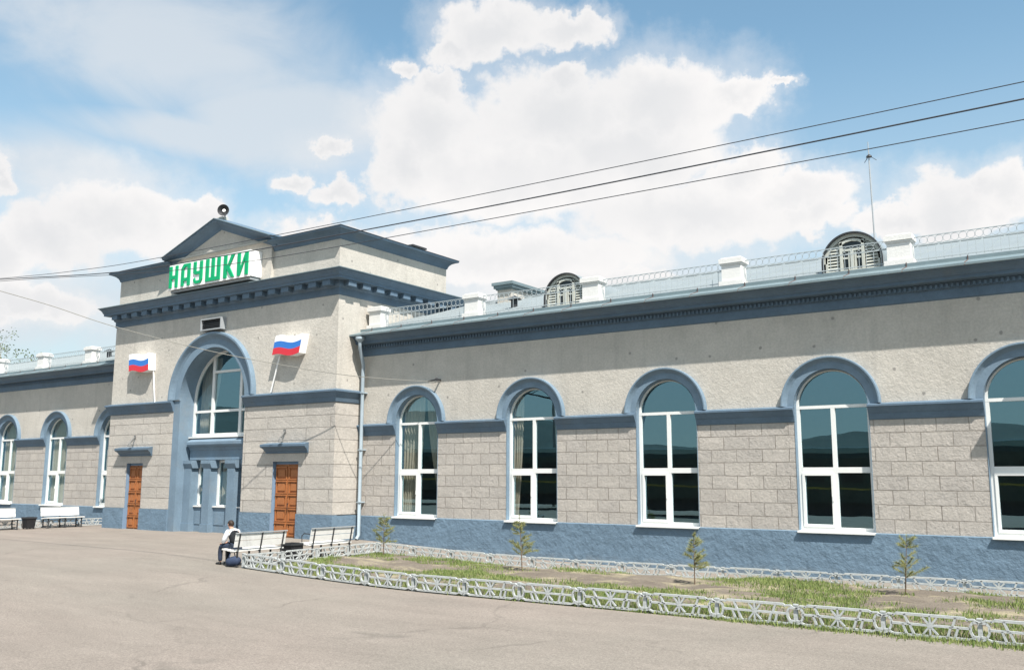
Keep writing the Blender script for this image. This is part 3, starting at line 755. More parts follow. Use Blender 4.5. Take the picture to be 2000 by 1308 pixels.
def dormer(cx):
    yf = 1.0; zb = zr(yf)-.06; r_ = .79; zs = zb+.30
    n = 26
    mb = MB(); out = [(-r_,zb),(r_,zb)] + [(r_*math.cos(math.pi*i/n), zs+r_*math.sin(math.pi*i/n)) for i in range(n+1)]
    # barrel roof running back into the slope
    ye = 4.3
    pr = [(r_+.045,zb-.1)] + [((r_+.045)*math.cos(math.pi*i/n), zs+(r_+.045)*math.sin(math.pi*i/n)) for i in range(n+1)] + [(-r_-.045,zb-.1)]
    ins = [(r_,zb-.1)] + [(r_*math.cos(math.pi*i/n), zs+r_*math.sin(math.pi*i/n)) for i in range(n+1)] + [(-r_,zb-.1)]
    k = len(pr)
    vs = [(u, yf-.11, v) for u, v in pr] + [(u, ye, v) for u, v in pr] + [(u, yf-.11, v) for u, v in ins] + [(u, yf+.3, v) for u, v in ins]
    fs = [(i, i+1, k+i+1, k+i) for i in range(k-1)]; f2 = [(2*k+i, 2*k+i+1, i+1, i) for i in range(k-1)] + [(3*k+i, 3*k+i+1, 2*k+i+1, 2*k+i) for i in range(k-1)]
    mb.add(vs, fs, 0); mb.add(vs, f2, 1)
    d = mb.build('dormer', ['roof_metal', 'dark_metal'], B, fix=False, smooth=False); d.location = (cx, 0, 0)
    mb = MB()
    mb.add([(u, yf+.10, v) for u, v in out], [tuple(range(len(out)))]); mb.build('dormer_backing', 'dark_metal', d, fix=False)
    mb = MB(); fx = .335
    for sg in (-1, 1):
        z = zb+.05
        while z < zs+r_-.15:
            w = math.sqrt(max(0, r_*r_-max(0, z-zs)**2))-.05
            if w > fx+.06:
                a, b = sg*(fx+.02), sg*w
                mb.add([(a,yf,z),(b,yf,z),(b,yf+.05,z+.068),(a,yf+.05,z+.068),(a,yf+.012,z-.008),(b,yf+.012,z-.008)], [(0,1,2,3),(0,1,5,4)])
            z += .088
        mb.box(min(sg*(r_-.05), sg*(r_-.11)), max(sg*(r_-.05), sg*(r_-.11)), yf-.02, yf+.03, zb, zs+.2)
    mb.arch([(r_-.09,-yf-.03),(r_-.09,-yf+.02),(r_,-yf+.02),(r_,-yf-.03)], 0, zs, n)
    mb.build('louvre', 'louvre_paint', d, fix=False)
    mb = MB(); zt = zs+.62; zm = zs+.30
    for q in ((-fx, -fx+.075, zb, zt-.03), (fx-.075, fx, zb, zt-.03), (-fx+.075, fx-.075, zb, zb+.07), (-fx+.075, fx-.075, zm, zm+.06), (-.045, .045, zb+.07, zm)):
        mb.box(q[0], q[1], yf-.04, yf+.04, q[2], q[3])
    for sg in (-1, 1): mb.box(min(sg*.12,sg*.25), max(sg*.12,sg*.25), yf-.02, yf+.03, zm-.22, zm-.17); mb.box(min(sg*.06,sg*.11), max(sg*.06,sg*.11), yf-.02, yf+.03, zb+.07, zm)
    rr = .62
    q = [(-fx, zt-.12), (-.17, zt-.03), (0, zt), (.17, zt-.03), (fx, zt-.12)]
    for a, b in zip(q, q[1:]): mb.bar((a[0],yf,a[1]),(b[0],yf,b[1]), .08, .07, (0,0,1))
    f = mb.build('dormer_window', 'louvre_paint', d)
    mb = MB(); mb.quad((-fx,yf+.02,zb),(fx,yf+.02,zb),(fx,yf+.02,zt-.06),(-fx,yf+.02,zt-.06)); mb.build('pane', 'train_glass', f, fix=False)
dormer(6.55); dormer(15.95)
mb = MB(); x0, x1, y0, y1 = .82, 1.5, 5.0, 8.2; mb.box(x0, x1, y0, y1, 8.6, 9.80); st = mb.build('roof_stack', 'plaster', B)
mb = MB(); mb.box(x0-.05, x1+.05, y0-.05, y1+.05, 9.80, 9.86); mb.box(x0-.12, x1+.12, y0-.12, y1+.12, 9.86, 9.98); mb.box(x0-.18, x1+.18, y0-.18, y1+.18, 9.98, 10.10); mb.build('stack_cap', 'gutter_metal', st)
for x, y in ((-22.9, 2.6), (3.6, 2.2)):
    mb = MB(); z = zr(y); mb.lathe([(.13,z-.1),(.13,z+.30),(.28,z+.31),(.02,z+.45),(0,z+.45)], 12, lambda a, b, c: (x+a, y+b, c)); mb.build('roof_vent', 'dark_metal', B)
# downpipe at the inner corner
mb = MB(); x = -1.62
mb.tube([(-1.42,-.60,7.30),(-1.42,-.60,7.08),(-1.46,-.55,6.95),(-1.58,-.22,6.35),(x,-.19,6.15),(x,-.19,.15),(x,-.30,.0)], .068, 10)
mb.lathe([(.05,7.14),(.16,7.26),(.17,7.27),(.17,7.36),(.13,7.36),(.10,7.30)], 12, lambda a, b, c: (-1.42+a, -.60+b, c))
for z in (1.3, 3.2, 5.3): mb.box(x-.085, x+.085, -.27, 0, z, z+.04)
mb.build('downpipe', 'pipe_paint', B, smooth=True)
mb = MB(); mb.box(20.72, 23.2, -1.25, 0, 6.02, 6.12); mb.bar((20.8,-1.1,6.02),(20.8,0,5.55),.04,.04); mb.bar((23.1,-1.1,6.02),(23.1,0,5.55),.04,.04); mb.build('wall_canopy', 'grey_metal', B)
# bracket that holds the cable
mb = MB(); mb.bar((1.95,0,5.62),(1.95,-.22,5.62),.05,.05); mb.bar((1.95,-.20,5.62),(1.55,-.20,5.56),.045,.05); mb.lathe([(.05,0),(.06,.05),(.03,.1)],8,lambda a,b,c:(1.95+a,-.2+b,5.58+c)); mb.build('cable_bracket', 'dark_metal', B)

# ------------------------------------------------------------------ name sign, flags, loudspeaker, mast
def sign():
    x0, x1, yf, z0, z1 = -11.33, -6.15, -1.99, 10.03, 11.07
    S_ = empty('station_sign', (x0, -1.4, z0), 'deep white box sign with green letters standing over the entrance cornice', 'sign')
    off = Matrix.Translation((-x0, 1.4, -z0))
    mb = MB(); mb.xf = off; mb.box(x0, x1, yf, -1.395, z0, z1); mb.box(x0-.02, x1+.02, yf-.015, yf+.03, z0-.03, z0); mb.build('sign_box', 'white_box', S_)
    mb = MB(); mb.xf = off; mb.box(x0+.05, x1-.05, yf+.08, -1.45, z0-.13, z0-.03); mb.build('sign_base', 'grey_metal', S_)
    H = .93; zb = z0+.05; t = .155
    y0, y1 = yf-.045, yf-.002
    def letter(xa, xb, strokes, polys=()):
        mb = MB(); mb.xf = off; w = xb-xa
        for a, b, c, d in strokes: mb.box(xa+a*w, xa+b*w, y0, y1, zb+c*H, zb+d*H)
        for i, p in enumerate(polys): mb.prism([(xa+u*w, zb+v*H) for u, v in p], lambda u, v, q: (u, q, v), y0-.003*(i+1), y1)
        return mb.build('letter', 'letter_green', S_)
    s = .30
    letter(-11.27, -10.70, [(0,s,0,1),(1-s,1,0,1),(s,1-s,.40,.56)])
    letter(-10.46, -9.87, [(0,s,0,.80),(1-s,1,0,1),(s,1-s,.22,.36),(.30,1-s,.86,1)], [[(0,.80),(s,.80),(.48,.86),(.48,1),(.26,1)]])
    letter(-9.65, -9.06, [(1-s,1,.16,1),(0,s,.50,1),(s,1-s,.42,.56),(.26,.8,0,.14)], [[(0,.50),(s,.50),(s,.56),(.34,.42),(.2,.42)],[(.06,.10),(.26,0),(.26,.14),(.20,.27),(.04,.22)],[(.8,0),(1,.16),(1-s,.16),(.7,.14)]])
    t3 = .21
    letter(-8.84, -7.93, [(0,t3,.16,1),(.5-t3/2,.5+t3/2,.16,1),(1-t3,1,.16,1),(0,1,0,.16)])
    letter(-7.70, -7.04, [(0,.28,0,1)], [[(.28,.42),(.70,1),(1,1),(.50,.42)],[(.28,.58),(.28,.40),(.72,0),(1,0),(.52,.50)]])
    letter(-6.86, -6.22, [(0,.27,0,1),(.73,1,0,1)], [[(.27,.02),(.73,.72),(.73,.98),(.27,.28)]])
sign()
def flag(name_label, xb, zb, w, h, lean, mirror):
    """moulded flag panel standing off the wall on a short staff"""
    d = .36; yw = -PT
    F = empty('flag_panel', (xb, yw, zb), name_label, 'flag')
    n = 18; sg = -1 if mirror else 1
    def wave(u): return .055*math.sin((u if not mirror else u)*6.1+.55)
    def pt(u, v, y): return (u*w + lean*v, y, v*h + wave(u) - (.0))
    def slab(v0, v1, ya, yb, mi, mb):
        a = [pt(i/n, v0, ya) for i in range(n+1)]; b = [pt(i/n, v1, ya) for i in range(n+1)]
        a2 = [pt(i/n, v0, yb) for i in range(n+1)]; b2 = [pt(i/n, v1, yb) for i in range(n+1)]
        k = n+1; vs = a+b+a2+b2; fs = []
        for i in range(n): fs += [(i,i+1,k+i+1,k+i),(2*k+i,2*k+i+1,3*k+i+1,3*k+i),(i,i+1,2*k+i+1,2*k+i),(k+i,k+i+1,3*k+i+1,3*k+i)]
        fs += [(0,k,3*k,2*k),(n,k+n,3*k+n,2*k+n)]
        mb.add(vs, fs, mi)
    mb = MB(); slab(0, 1, -d+.02, 0, 0, mb); mb.build('flag_box', 'white_box', F)
    mb = MB(); slab(0, .345, -d, -d+.016, 2, mb); slab(.345, .675, -d, -d+.016, 1, mb); slab(.675, 1, -d, -d+.016, 0, mb)
    mb.build('flag_face', ['flag_white', 'flag_blue', 'flag_red'], F)
    mb = MB()
    if not mirror: mb.tube([(.22, -.16, .02), (-.28, -.10, -1.36)], .028, 8)
    else: mb.tube([(w-.06, -.05, .02), (w+.22, -.08, -1.42)], .028, 8)
    mb.build('staff', 'white_box', F)
flag('larger tricolour flag panel on the wall at the right of the entrance arch, leaning right', -5.02, 6.80, 1.47, .72, .17, False)
flag('tricolour flag panel on the wall at the left of the entrance arch', -14.36, 6.76, 1.42, .74, -.05, True)
def horn():
    H_ = empty('loudspeaker', (-8.47, -1.55, 13.13), 'black horn loudspeaker with pale centre on the tip of the gable', 'loudspeaker', rz=0)
    q = Vector((.55, -.83, -.05)).normalized().to_track_quat('Z', 'Y').to_matrix().to_4x4()
    f = lambda x, y, z: q @ Vector((x, y, z))
    mb = MB(); mb.lathe([(.05,-.30),(.06,-.12),(.10,0),(.20,.10),(.235,.13),(.245,.13),(.24,.10),(.11,-.03),(.075,-.14),(0,-.3)], 22, f); mb.build('horn', 'dark_metal', H_, smooth=True)
    mb = MB(); mb.lathe([(0,.06),(.06,.055),(.08,.02),(.07,-.1),(0,-.1)], 16, f); mb.build('driver', 'white_box', H_, smooth=True)
    mb = MB(); mb.bar((0,.05,-.05),(-.05,.1,-.52),.05,.05); mb.box(-.42,-.1,.0,.28,-.40,-.22); mb.build('bracket', 'louvre_paint', H_)
horn()
mb = MB(); zb = 9.4
mb.tube([(15.22,7.,zb),(15.18,7.,12.6),(15.17,7.,13.75)], [.03,.024,.014], 8)
mast = mb.build('mast', 'grey_metal'); 
mast.name = 'antenna_mast'; tag(mast, 'tall thin metal mast rising behind the roof ridge beside the half-round dormer', 'mast')
mb = MB(); mb.lathe([(.02,13.30),(.09,13.24),(.10,13.2),(.02,13.18)], 10, lambda a, b, c: (15.18+a, 7+b, c))
for a in (0, 2.1, 4.2): mb.bar((15.18,7,13.25),(15.18+.24*math.cos(a+.4),7+.24*math.sin(a+.4),13.08),.014,.014)
mb.build('mast_head', 'dark_metal', mast)

# ------------------------------------------------------------------ overhead wires
def wire(name, pts, r, mat, label, cat='wire', group=None):
    cd_ = MB(); P_ = []
    pts = [Vector(p) for p in pts]
    for i in range(len(pts)-1):
        p0 = pts[max(i-1, 0)]; p1 = pts[i]; p2 = pts[i+1]; p3 = pts[min(i+2, len(pts)-1)]
        for k in range(8):
            t = k/8
            P_.append(.5*((2*p1)+(p2-p0)*t+(2*p0-5*p1+4*p2-p3)*t*t+(3*p1-p0-3*p2+p3)*t**3))
    P_.append(pts[-1])
    cd_.tube(P_, r, 6); o = cd_.build(name, mat, smooth=True); return tag(o, label, cat, group)
GW = 'wires strung along the platform'
yy = -11.
wire('overhead_wire', [(40,yy,7.95),(30,yy,7.78),(21.4,yy,7.72),(12.7,yy,7.76),(1.8,yy,7.90),(-2.5,yy,8.06),(-7,yy,8.37),(-20,yy,9.4),(-34,yy,10.6)], .0075, 'wire_black', 'topmost of the three dark wires crossing above the roof', group=GW)
wire('overhead_wire', [(40,yy,7.7),(30,yy,7.52),(21.4,yy,7.47),(12.7,yy,7.48),(4.,yy,7.60),(-.5,yy,7.76),(-7,yy,8.34),(-20,yy,9.5),(-34,yy,10.8)], .0125, 'wire_black', 'thickest dark wire, in the middle of the three crossing above the roof', group=GW)
wire('overhead_wire', [(40,yy,7.4),(30,yy,7.22),(21.4,yy,7.17),(12.7,yy,7.22),(5.2,yy,7.32),(.5,yy,7.60),(-7,yy,8.28),(-20,yy,9.2),(-34,yy,10.3)], .0075, 'wire_black', 'lowest of the three dark wires crossing above the roof', group=GW)
def cable():
    a = Vector((1.6,-.2,5.57)); e = Vector((-20.,-5.,10.55)); pts = []
    for px, py, t in ((850,746,0),(700,735,.13),(565,715,.26),(400,683,.44),(225,638,.68),(100,597,.86),(0,568,1.)):
        d = fwd*1802.46 + r2*(px-1000) + u2*(654-py); o = Vector((22.518,-25.174,2.197))
        yv = -.2 - 9.*t if t > 0 else -.2
        yv = min(yv, -1.75) if .1 < t < .6 else yv
        pts.append(o + d*((yv-o.y)/d.y))
    pts.append(pts[-1] + (pts[-1]-pts[-2])*1.5)
    wire('cable', pts, .0125, 'cable_pale', 'pale sagging cable from the wall bracket across the entrance arch', 'cable')
cable()

# ------------------------------------------------------------------ flower bed, grass
BX0, BX1, BYF = 2.25, 44., -8.4
def byr(x): return -2.95 + (x-1.8)*.0824
def bedz(x, y):
    from mathutils import noise
    e = min(1, max(0, min(x-BX0-.05, y-(BYF+.08), byr(x)-.08-y)/.35))
    h = .02 + .05*noise.noise((x*.5, y*.8, 0)) + .035*noise.noise((x*1.7, y*2.1, 3)) + .07*max(0, noise.noise((x*.45+4, y*.55, 7)))
    return gz(x) + .008 + e*max(0, .045+1.3*h)
mb = MB(); nx, ny = 200, 28; x1 = 30.
vs = [(BX0+(x1-BX0)*i/nx, BYF+(byr(BX0+(x1-BX0)*i/nx)-BYF)*j/ny, 0) for j in range(ny+1) for i in range(nx+1)]
vs = [(x, y, bedz(x, y)) for x, y, _ in vs]
mb.add(vs, [(j*(nx+1)+i, j*(nx+1)+i+1, (j+1)*(nx+1)+i+1, (j+1)*(nx+1)+i) for j in range(ny) for i in range(nx)])
tag(mb.build('flowerbed_soil', 'soil', smooth=True), None, None, kind='structure')
SAP = [(2.98,-3.85,1.19,.42),(7.99,-3.75,1.46,.42),(13.03,-3.73,1.19,.32),(17.73,-3.2,1.24,.45)]
def grass():
    from mathutils import noise
    rnd = random.Random(5); mb = MB()
    def blade(x, y, z, h, w):
        a = rnd.random()*6.283; l = rnd.uniform(.1, .6)*h; b = rnd.random()*6.283
        dx, dy = math.cos(a)*w, math.sin(a)*w; lx, ly = math.cos(b)*l, math.sin(b)*l
        mb.add([(x-dx,y-dy,z),(x+dx,y+dy,z),(x+lx*.4+dx*.6,y+ly*.4+dy*.6,z+h*.6),(x+lx,y+ly,z+h)], [(0,1,2),(0,2,3)])
    n = 0
    while n < 46000:
        x = rnd.uniform(BX0+.1, 24.5); y = rnd.uniform(BYF+.05, byr(x)-.05)
        d = noise.noise((x*.42, y*.75, 1.5)) + .5*noise.noise((x*1.5, y*2, 9))
        near = max(0, 1-(y-BYF)/.8)*.85
        nr = max([max(0, .7-math.hypot(x-s_[0], (y-s_[1])*1.3)) for s_ in SAP])
        if d + near + nr*.6 + .05 > rnd.random()*.55:
            blade(x, y, bedz(x, y)-.005, (rnd.uniform(.025, .10) + (.06 if rnd.random() < .04 else 0))*(1+.4*near), rnd.uniform(.007, .014)); n += 1
    for _ in range(5200):                                          # fringe outside the kerb of the front fence
        x = 2.6 + 20*rnd.random()**.62; k = .04 + .16*max(0, (x-14)/8) ; y = BYF - .02 - abs(rnd.gauss(0, k))
        if noise.noise((x*.9, 0, 4)) + (x-9)*.05 > rnd.uniform(-.3, .5): blade(x, y, gz(x), rnd.uniform(.03, .11), rnd.uniform(.006, .012))
    tag(mb.build('grass', 'grass_blades', fix=False), None, None, kind='stuff')
    bpy.data.objects['grass']['label'] = 'patchy fresh green grass in the flower bed'; bpy.data.objects['grass']['category'] = 'grass'
grass()

# ------------------------------------------------------------------ low cast fences
def panel_mesh(L_, PH):
    mb = MB(); t = .036; H = PH; d = .05
    def b(u0, v0, u1, v1, w=t): mb.bar((u0,0,v0),(u1,0,v1), d, w, (0,0,1)) if abs(u1-u0) > 1e-5 else mb.bar((u0,0,v0),(u1,0,v1), w, d, (0,1,0))
    zt, zm, zb = H-.015, H*.53, .022
    b(.20,zt,L_-.20,zt,.042); b(.12,zm,L_-.12,zm); b(.16,zb,L_-.16,zb,.038)
    for s in (0, 1):
        f = lambda u: u if s == 0 else L_-u
        b(f(.20),zt,f(.15),zt-.035,.03); b(f(.17),zt-.02,f(.07),zt-.012,.028); b(f(.07),zt-.012,f(.0),zt-.06,.028)
        b(f(0),zt-.055,f(.085),zt-.055); b(f(.085),zt-.055,f(.12),zm+.05); b(f(.12),zm+.05,f(.12),zm-.05); b(f(.12),zm-.05,f(.085),zb+.05); b(f(.085),zb+.05,f(0),zb+.05)
        b(f(.16),zb,f(.08),zb+.03,.03); b(f(.08),zb+.03,f(0),zb,.03)
        b(f(.33),zt,f(.39),zm); b(f(.30),zm,f(.36),zb); b(f(.47),zb,f(.41),zm)
    c = L_/2
    b(c-.11,zt-.03,c+.11,zb+.03,.03); b(c-.11,zb+.03,c+.11,zt-.03,.03); b(c,zb,c,zt,.028)
    mb.box(c-.04,c+.04,-.028,.028,zm-.035,zm+.035)
    return mb
PANELS = {}
def fence(p0, p1, n, H, label, name='low_fence', grp='low white ornamental fences'):
    p0 = Vector(p0); p1 = Vector(p1); v = p1-p0; L_ = v.length/n
    p0.z = gz(p0.x)
    root = empty(name, p0, label, 'fence', grp, math.atan2(v.y, v.x))
    for i in range(n+1):
        xa = p0.x+v.x*i/n; xb = p0.x+v.x*(i+1)/n; za = gz(xa)-p0.z; zb_ = gz(xb)-p0.z
        if i < n:
            key = (round(L_, 3), H)
            if key in PANELS: o = PANELS[key].copy(); COL.objects.link(o)
            else: o = panel_mesh(L_-.03, H).build('fence_panel', 'cast_paint'); PANELS[key] = o
            o.parent = root; o.location = (i*L_+.015, 0, za+.025); o.rotation_euler = (0, -math.atan2(zb_-za, L_), 0)
        if ('post', H) in PANELS: q = PANELS['post', H].copy(); COL.objects.link(q)
        else:
            m_ = MB(); m_.box(-.034,.034,-.03,.03,-.05,H); m_.box(-.042,.042,-.038,.038,H,H+.022); q = m_.build('fence_post', 'cast_paint'); PANELS['post', H] = q
        q.parent = root; q.location = (i*L_, .035, za)
fence((2.25,-8.56,0), (2.25+1.475*15,-8.34,0), 15, .365, 'long white openwork fence along the near edge of the flower bed')
fence((1.85,-2.95,0), (1.85+1.4*15,-1.22,0), 15, .315, 'white openwork fence along the far edge of the flower bed, nearest the blue plinth')
fence((1.85,-2.95,0), (2.22,-8.50,0), 4, .315, 'short white openwork fence closing the end of the flower bed behind the benches')
fence((-17.85,-.10,0), (-17.95,-6.6,0), 5, .315, 'white openwork fence behind the benches by the left wing')

# ------------------------------------------------------------------ saplings and a tree
def sapling(x, y, h, r_, label, seed):
    rnd = random.Random(seed); z0 = bedz(x, y)
    root = empty('sapling', (x, y, z0), label, 'sapling', 'conifer saplings in the flower bed')
    mb = MB(); lean = rnd.uniform(-.12, .12)
    mb.tube([(0,0,-.02),(lean*.4,0,h*.45),(lean,0,h)], [.017,.011,.003], 7)
    nd = MB(); z = h*.28
    def tuft(p, dirv, ln, k):
        for _ in range(k):
            t = rnd.random(); q = p + dirv*ln*t
            a = Vector((rnd.gauss(0,1), rnd.gauss(0,1), rnd.gauss(0,.8))).normalized()*rnd.uniform(.03,.10) + dirv*.035
            s_ = a.orthogonal().normalized()*rnd.uniform(.0022,.0045)
            nd.add([q-s_, q+s_, q+a], [(0,1,2)])
    while z < h*.97:
        f = 1-(z/h-.28)/.75
        for k in range(rnd.randint(2, 4)):
            if rnd.random() < .22: continue
            a = rnd.random()*6.283; ln = r_*(.25+.75*f)*rnd.uniform(.45, 1.15)+.04
            dv = Vector((math.cos(a), math.sin(a), rnd.uniform(.0, .95))).normalized(); p = Vector((lean*z/h, 0, z))
            mb.tube([p, p+dv*ln*.6, p+dv*ln+Vector((0,0,.02))], [.006,.004,.002], 5)
            tuft(p+dv*ln*.18, dv, ln*.85, int(60+ln*300))
        z += rnd.uniform(.05, .095)*h
    tuft(Vector((lean,0,h*.9)), Vector((0,0,1)), h*.12, 40)
    mb.build('trunk', 'bark', root); nd.build('needles', 'needles', root, fix=False)
SL = ['small sapling nearest the benches, yellowish green, in the flower bed', 'tallest thin sapling, in front of the second window from the entrance block', 'narrow sparse sapling under the third window from the entrance block', 'bushy-topped yellow green sapling furthest to the right in the flower bed']
for i, (s_, l_) in enumerate(zip(SAP, SL)): sapling(*s_, l_, 11+i*3)
def tree(x, y, h, label, seed):
    rnd = random.Random(seed); root = empty('tree', (x, y, 0), label, 'tree')
    mb = MB(); lf = MB()
    def grow(p, d, ln, r_, lev):
        q = p + d*ln*.5 + Vector((rnd.gauss(0,.03), rnd.gauss(0,.03), 0))*ln; e = p + d*ln
        mb.tube([p, q, e], [r_, r_*.8, r_*.55], 6)
        if lev == 0 or ln < .5:
            for _ in range(26):
                c = e + Vector((rnd.gauss(0,.3), rnd.gauss(0,.3), rnd.gauss(0,.3))); a = Vector((rnd.gauss(0,1), rnd.gauss(0,1), rnd.gauss(0,1))).normalized()*.09; b = a.orthogonal().normalized()*.05
                lf.add([c-a, c+b, c+a, c-b], [(0,1,2,3)])
            return
        for k in range(rnd.randint(2, 4)):
            nd_ = (d + Vector((rnd.gauss(0,.55), rnd.gauss(0,.55), rnd.gauss(.12,.3)))).normalized(); grow(e if k else q, nd_, ln*rnd.uniform(.6,.85), r_*.55, lev-1)
    grow(Vector((0,0,0)), Vector((0,0,1)), h*.36, .2, 4)
    mb.build('trunk', 'tree_bark', root); lf.build('crown', 'leaves', root, fix=False)
tree(-55.5, 16., 14.8, 'thin bare-looking tree showing above the left wing roof', 4)

# ------------------------------------------------------------------ benches, bins
def bench(loc, rz, label, arm=True, ln=1.75):
    """long axis on local y, sitter faces local -x; seat front edge at x = 0"""
    root = empty('bench', loc, label, 'bench', 'white slatted benches', rz); root.scale.z = 1.09
    mb = MB(); z0 = .43
    for k in range(4):
        x0 = .0+k*.118; z = z0-.010*k
        mb.box(x0, x0+.106, 0, ln, z-.035, z)
    mb.build('seat', 'bench_white', root)
    mb = MB()
    for k in range(2):
        x0 = .48+.035*k; z = .475+k*.165
        mb.add([(x0,0,z),(x0+.03,0,z),(x0+.03,ln,z),(x0,ln,z),(x0+.03,0,z+.15),(x0+.06,0,z+.15),(x0+.06,ln,z+.15),(x0+.03,ln,z+.15)], [(0,1,2,3),(4,5,6,7),(0,1,5,4),(1,2,6,5),(2,3,7,6),(3,0,4,7)])
    mb.build('backrest', 'bench_white', root)
    mb = MB(); mb.box(.555, .605, -.01, ln+.01, .802, .83); mb.build('top_rail', 'bench_cap', root)
    for k, y in enumerate((.12, ln/2, ln-.12)):
        mb = MB()
        mb.bar((.515,y,.40),(.60,y,.81),.03,.03,(0,1,0)); mb.bar((.0,y,.375),(.52,y,.36),.04,.03)
        mb.bar((.06,y,0),(.06,y,.38),.04,.04,(0,1,0)); mb.bar((.48,y,0),(.50,y,.38),.04,.04,(0,1,0)); mb.bar((.06,y,.09),(.48,y,.09),.025,.025)
        mb.box(.02,.10,y-.03,y+.03,0,.02); mb.box(.44,.52,y-.03,y+.03,0,.02)
        if arm and k != 1: mb.tube([(.05,y,.38),(.03,y,.60),(.12,y,.67),(.40,y,.66),(.57,y,.66)], .014, 6)
        mb.build('bench_leg', 'dark_metal', root)
bench((1.58,-8.72,gz(1.8)), 0, 'white slatted bench with a person sitting on its end', False)
bench((1.50,-5.95,gz(1.7)), 0, 'white slatted bench with dark armrests, nearest the right corner of the entrance block', True)
bench((-17.20,-1.50,0), math.pi, 'white slatted bench standing by the left corner of the entrance block', False)
bench((-17.20,-4.35,0), math.pi, 'white slatted bench cut by the left edge of the picture', False)
def bin_(loc, label):
    root = empty('litter_bin', loc, label, 'bin', 'black litter bins')
    mb = MB(); a, b = .17, .21; vs = [(x*a, y*a, .05) for x, y in ((-1,-1),(1,-1),(1,1),(-1,1))] + [(x*b, y*b, .48) for x, y in ((-1,-1),(1,-1),(1,1),(-1,1))] + [(x*(b-.025), y*(b-.025), .48) for x, y in ((-1,-1),(1,-1),(1,1),(-1,1))] + [(x*a*.9, y*a*.9, .12) for x, y in ((-1,-1),(1,-1),(1,1),(-1,1))]
    fs = [(3,2,1,0),(15,14,13,12)]
    for k in range(3): fs += [(4*k+i, 4*k+(i+1) % 4, 4*k+4+(i+1) % 4, 4*k+4+i) for i in range(4)]
    mb.add(vs, fs); mb.build('bin_body', 'bin_black', root)
    mb = MB(); mb.box(-.23,.23,-.23,-.205,.44,.50); mb.box(-.23,.23,.205,.23,.44,.50); mb.box(-.23,-.205,-.205,.205,.44,.50); mb.box(.205,.23,-.205,.205,.44,.50); mb.build('bin_rim', 'dark_metal', root)
    mb = MB()
    for x in (-1, 1):
        for y in (-1, 1): mb.box(x*.14-.02, x*.14+.02, y*.14-.02, y*.14+.02, 0, .05)
    mb.build('bin_foot', 'dark_metal', root)
bin_((1.78,-6.42,gz(1.78)), 'black litter bin between the two benches in front of the brown door')
bin_((-17.45,-3.88,0), 'black litter bin between the two benches on the far left')

# ------------------------------------------------------------------ seated person and bag
def skin_chain(name, verts, edges, radii, mat, parent, root=0, sub=2):
    me = bpy.data.meshes.new(name); me.from_pydata(verts, edges, []); o = bpy.data.objects.new(name, me); COL.objects.link(o)
    sm = o.modifiers.new('skin', 'SKIN'); sm.use_smooth_shade = True; sm.branch_smoothing = .4
    for i, r_ in enumerate(radii):
        rr = r_ if isinstance(r_, tuple) else (r_, r_); me.skin_vertices[0].data[i].radius = rr
        me.skin_vertices[0].data[i].use_root = (i == root)
    if sub: ss = o.modifiers.new('sub', 'SUBSURF'); ss.levels = sub; ss.render_levels = sub
    dg = bpy.context.evaluated_depsgraph_get(); m2 = bpy.data.meshes.new_from_object(o.evaluated_get(dg)); m2.name = name
    m2.materials.clear(); m2.materials.append(MATS[mat]); m2.polygons.foreach_set('use_smooth', [True]*len(m2.polygons))
    bpy.data.objects.remove(o); q = bpy.data.objects.new(name, m2); COL.objects.link(q); q.parent = parent; return q
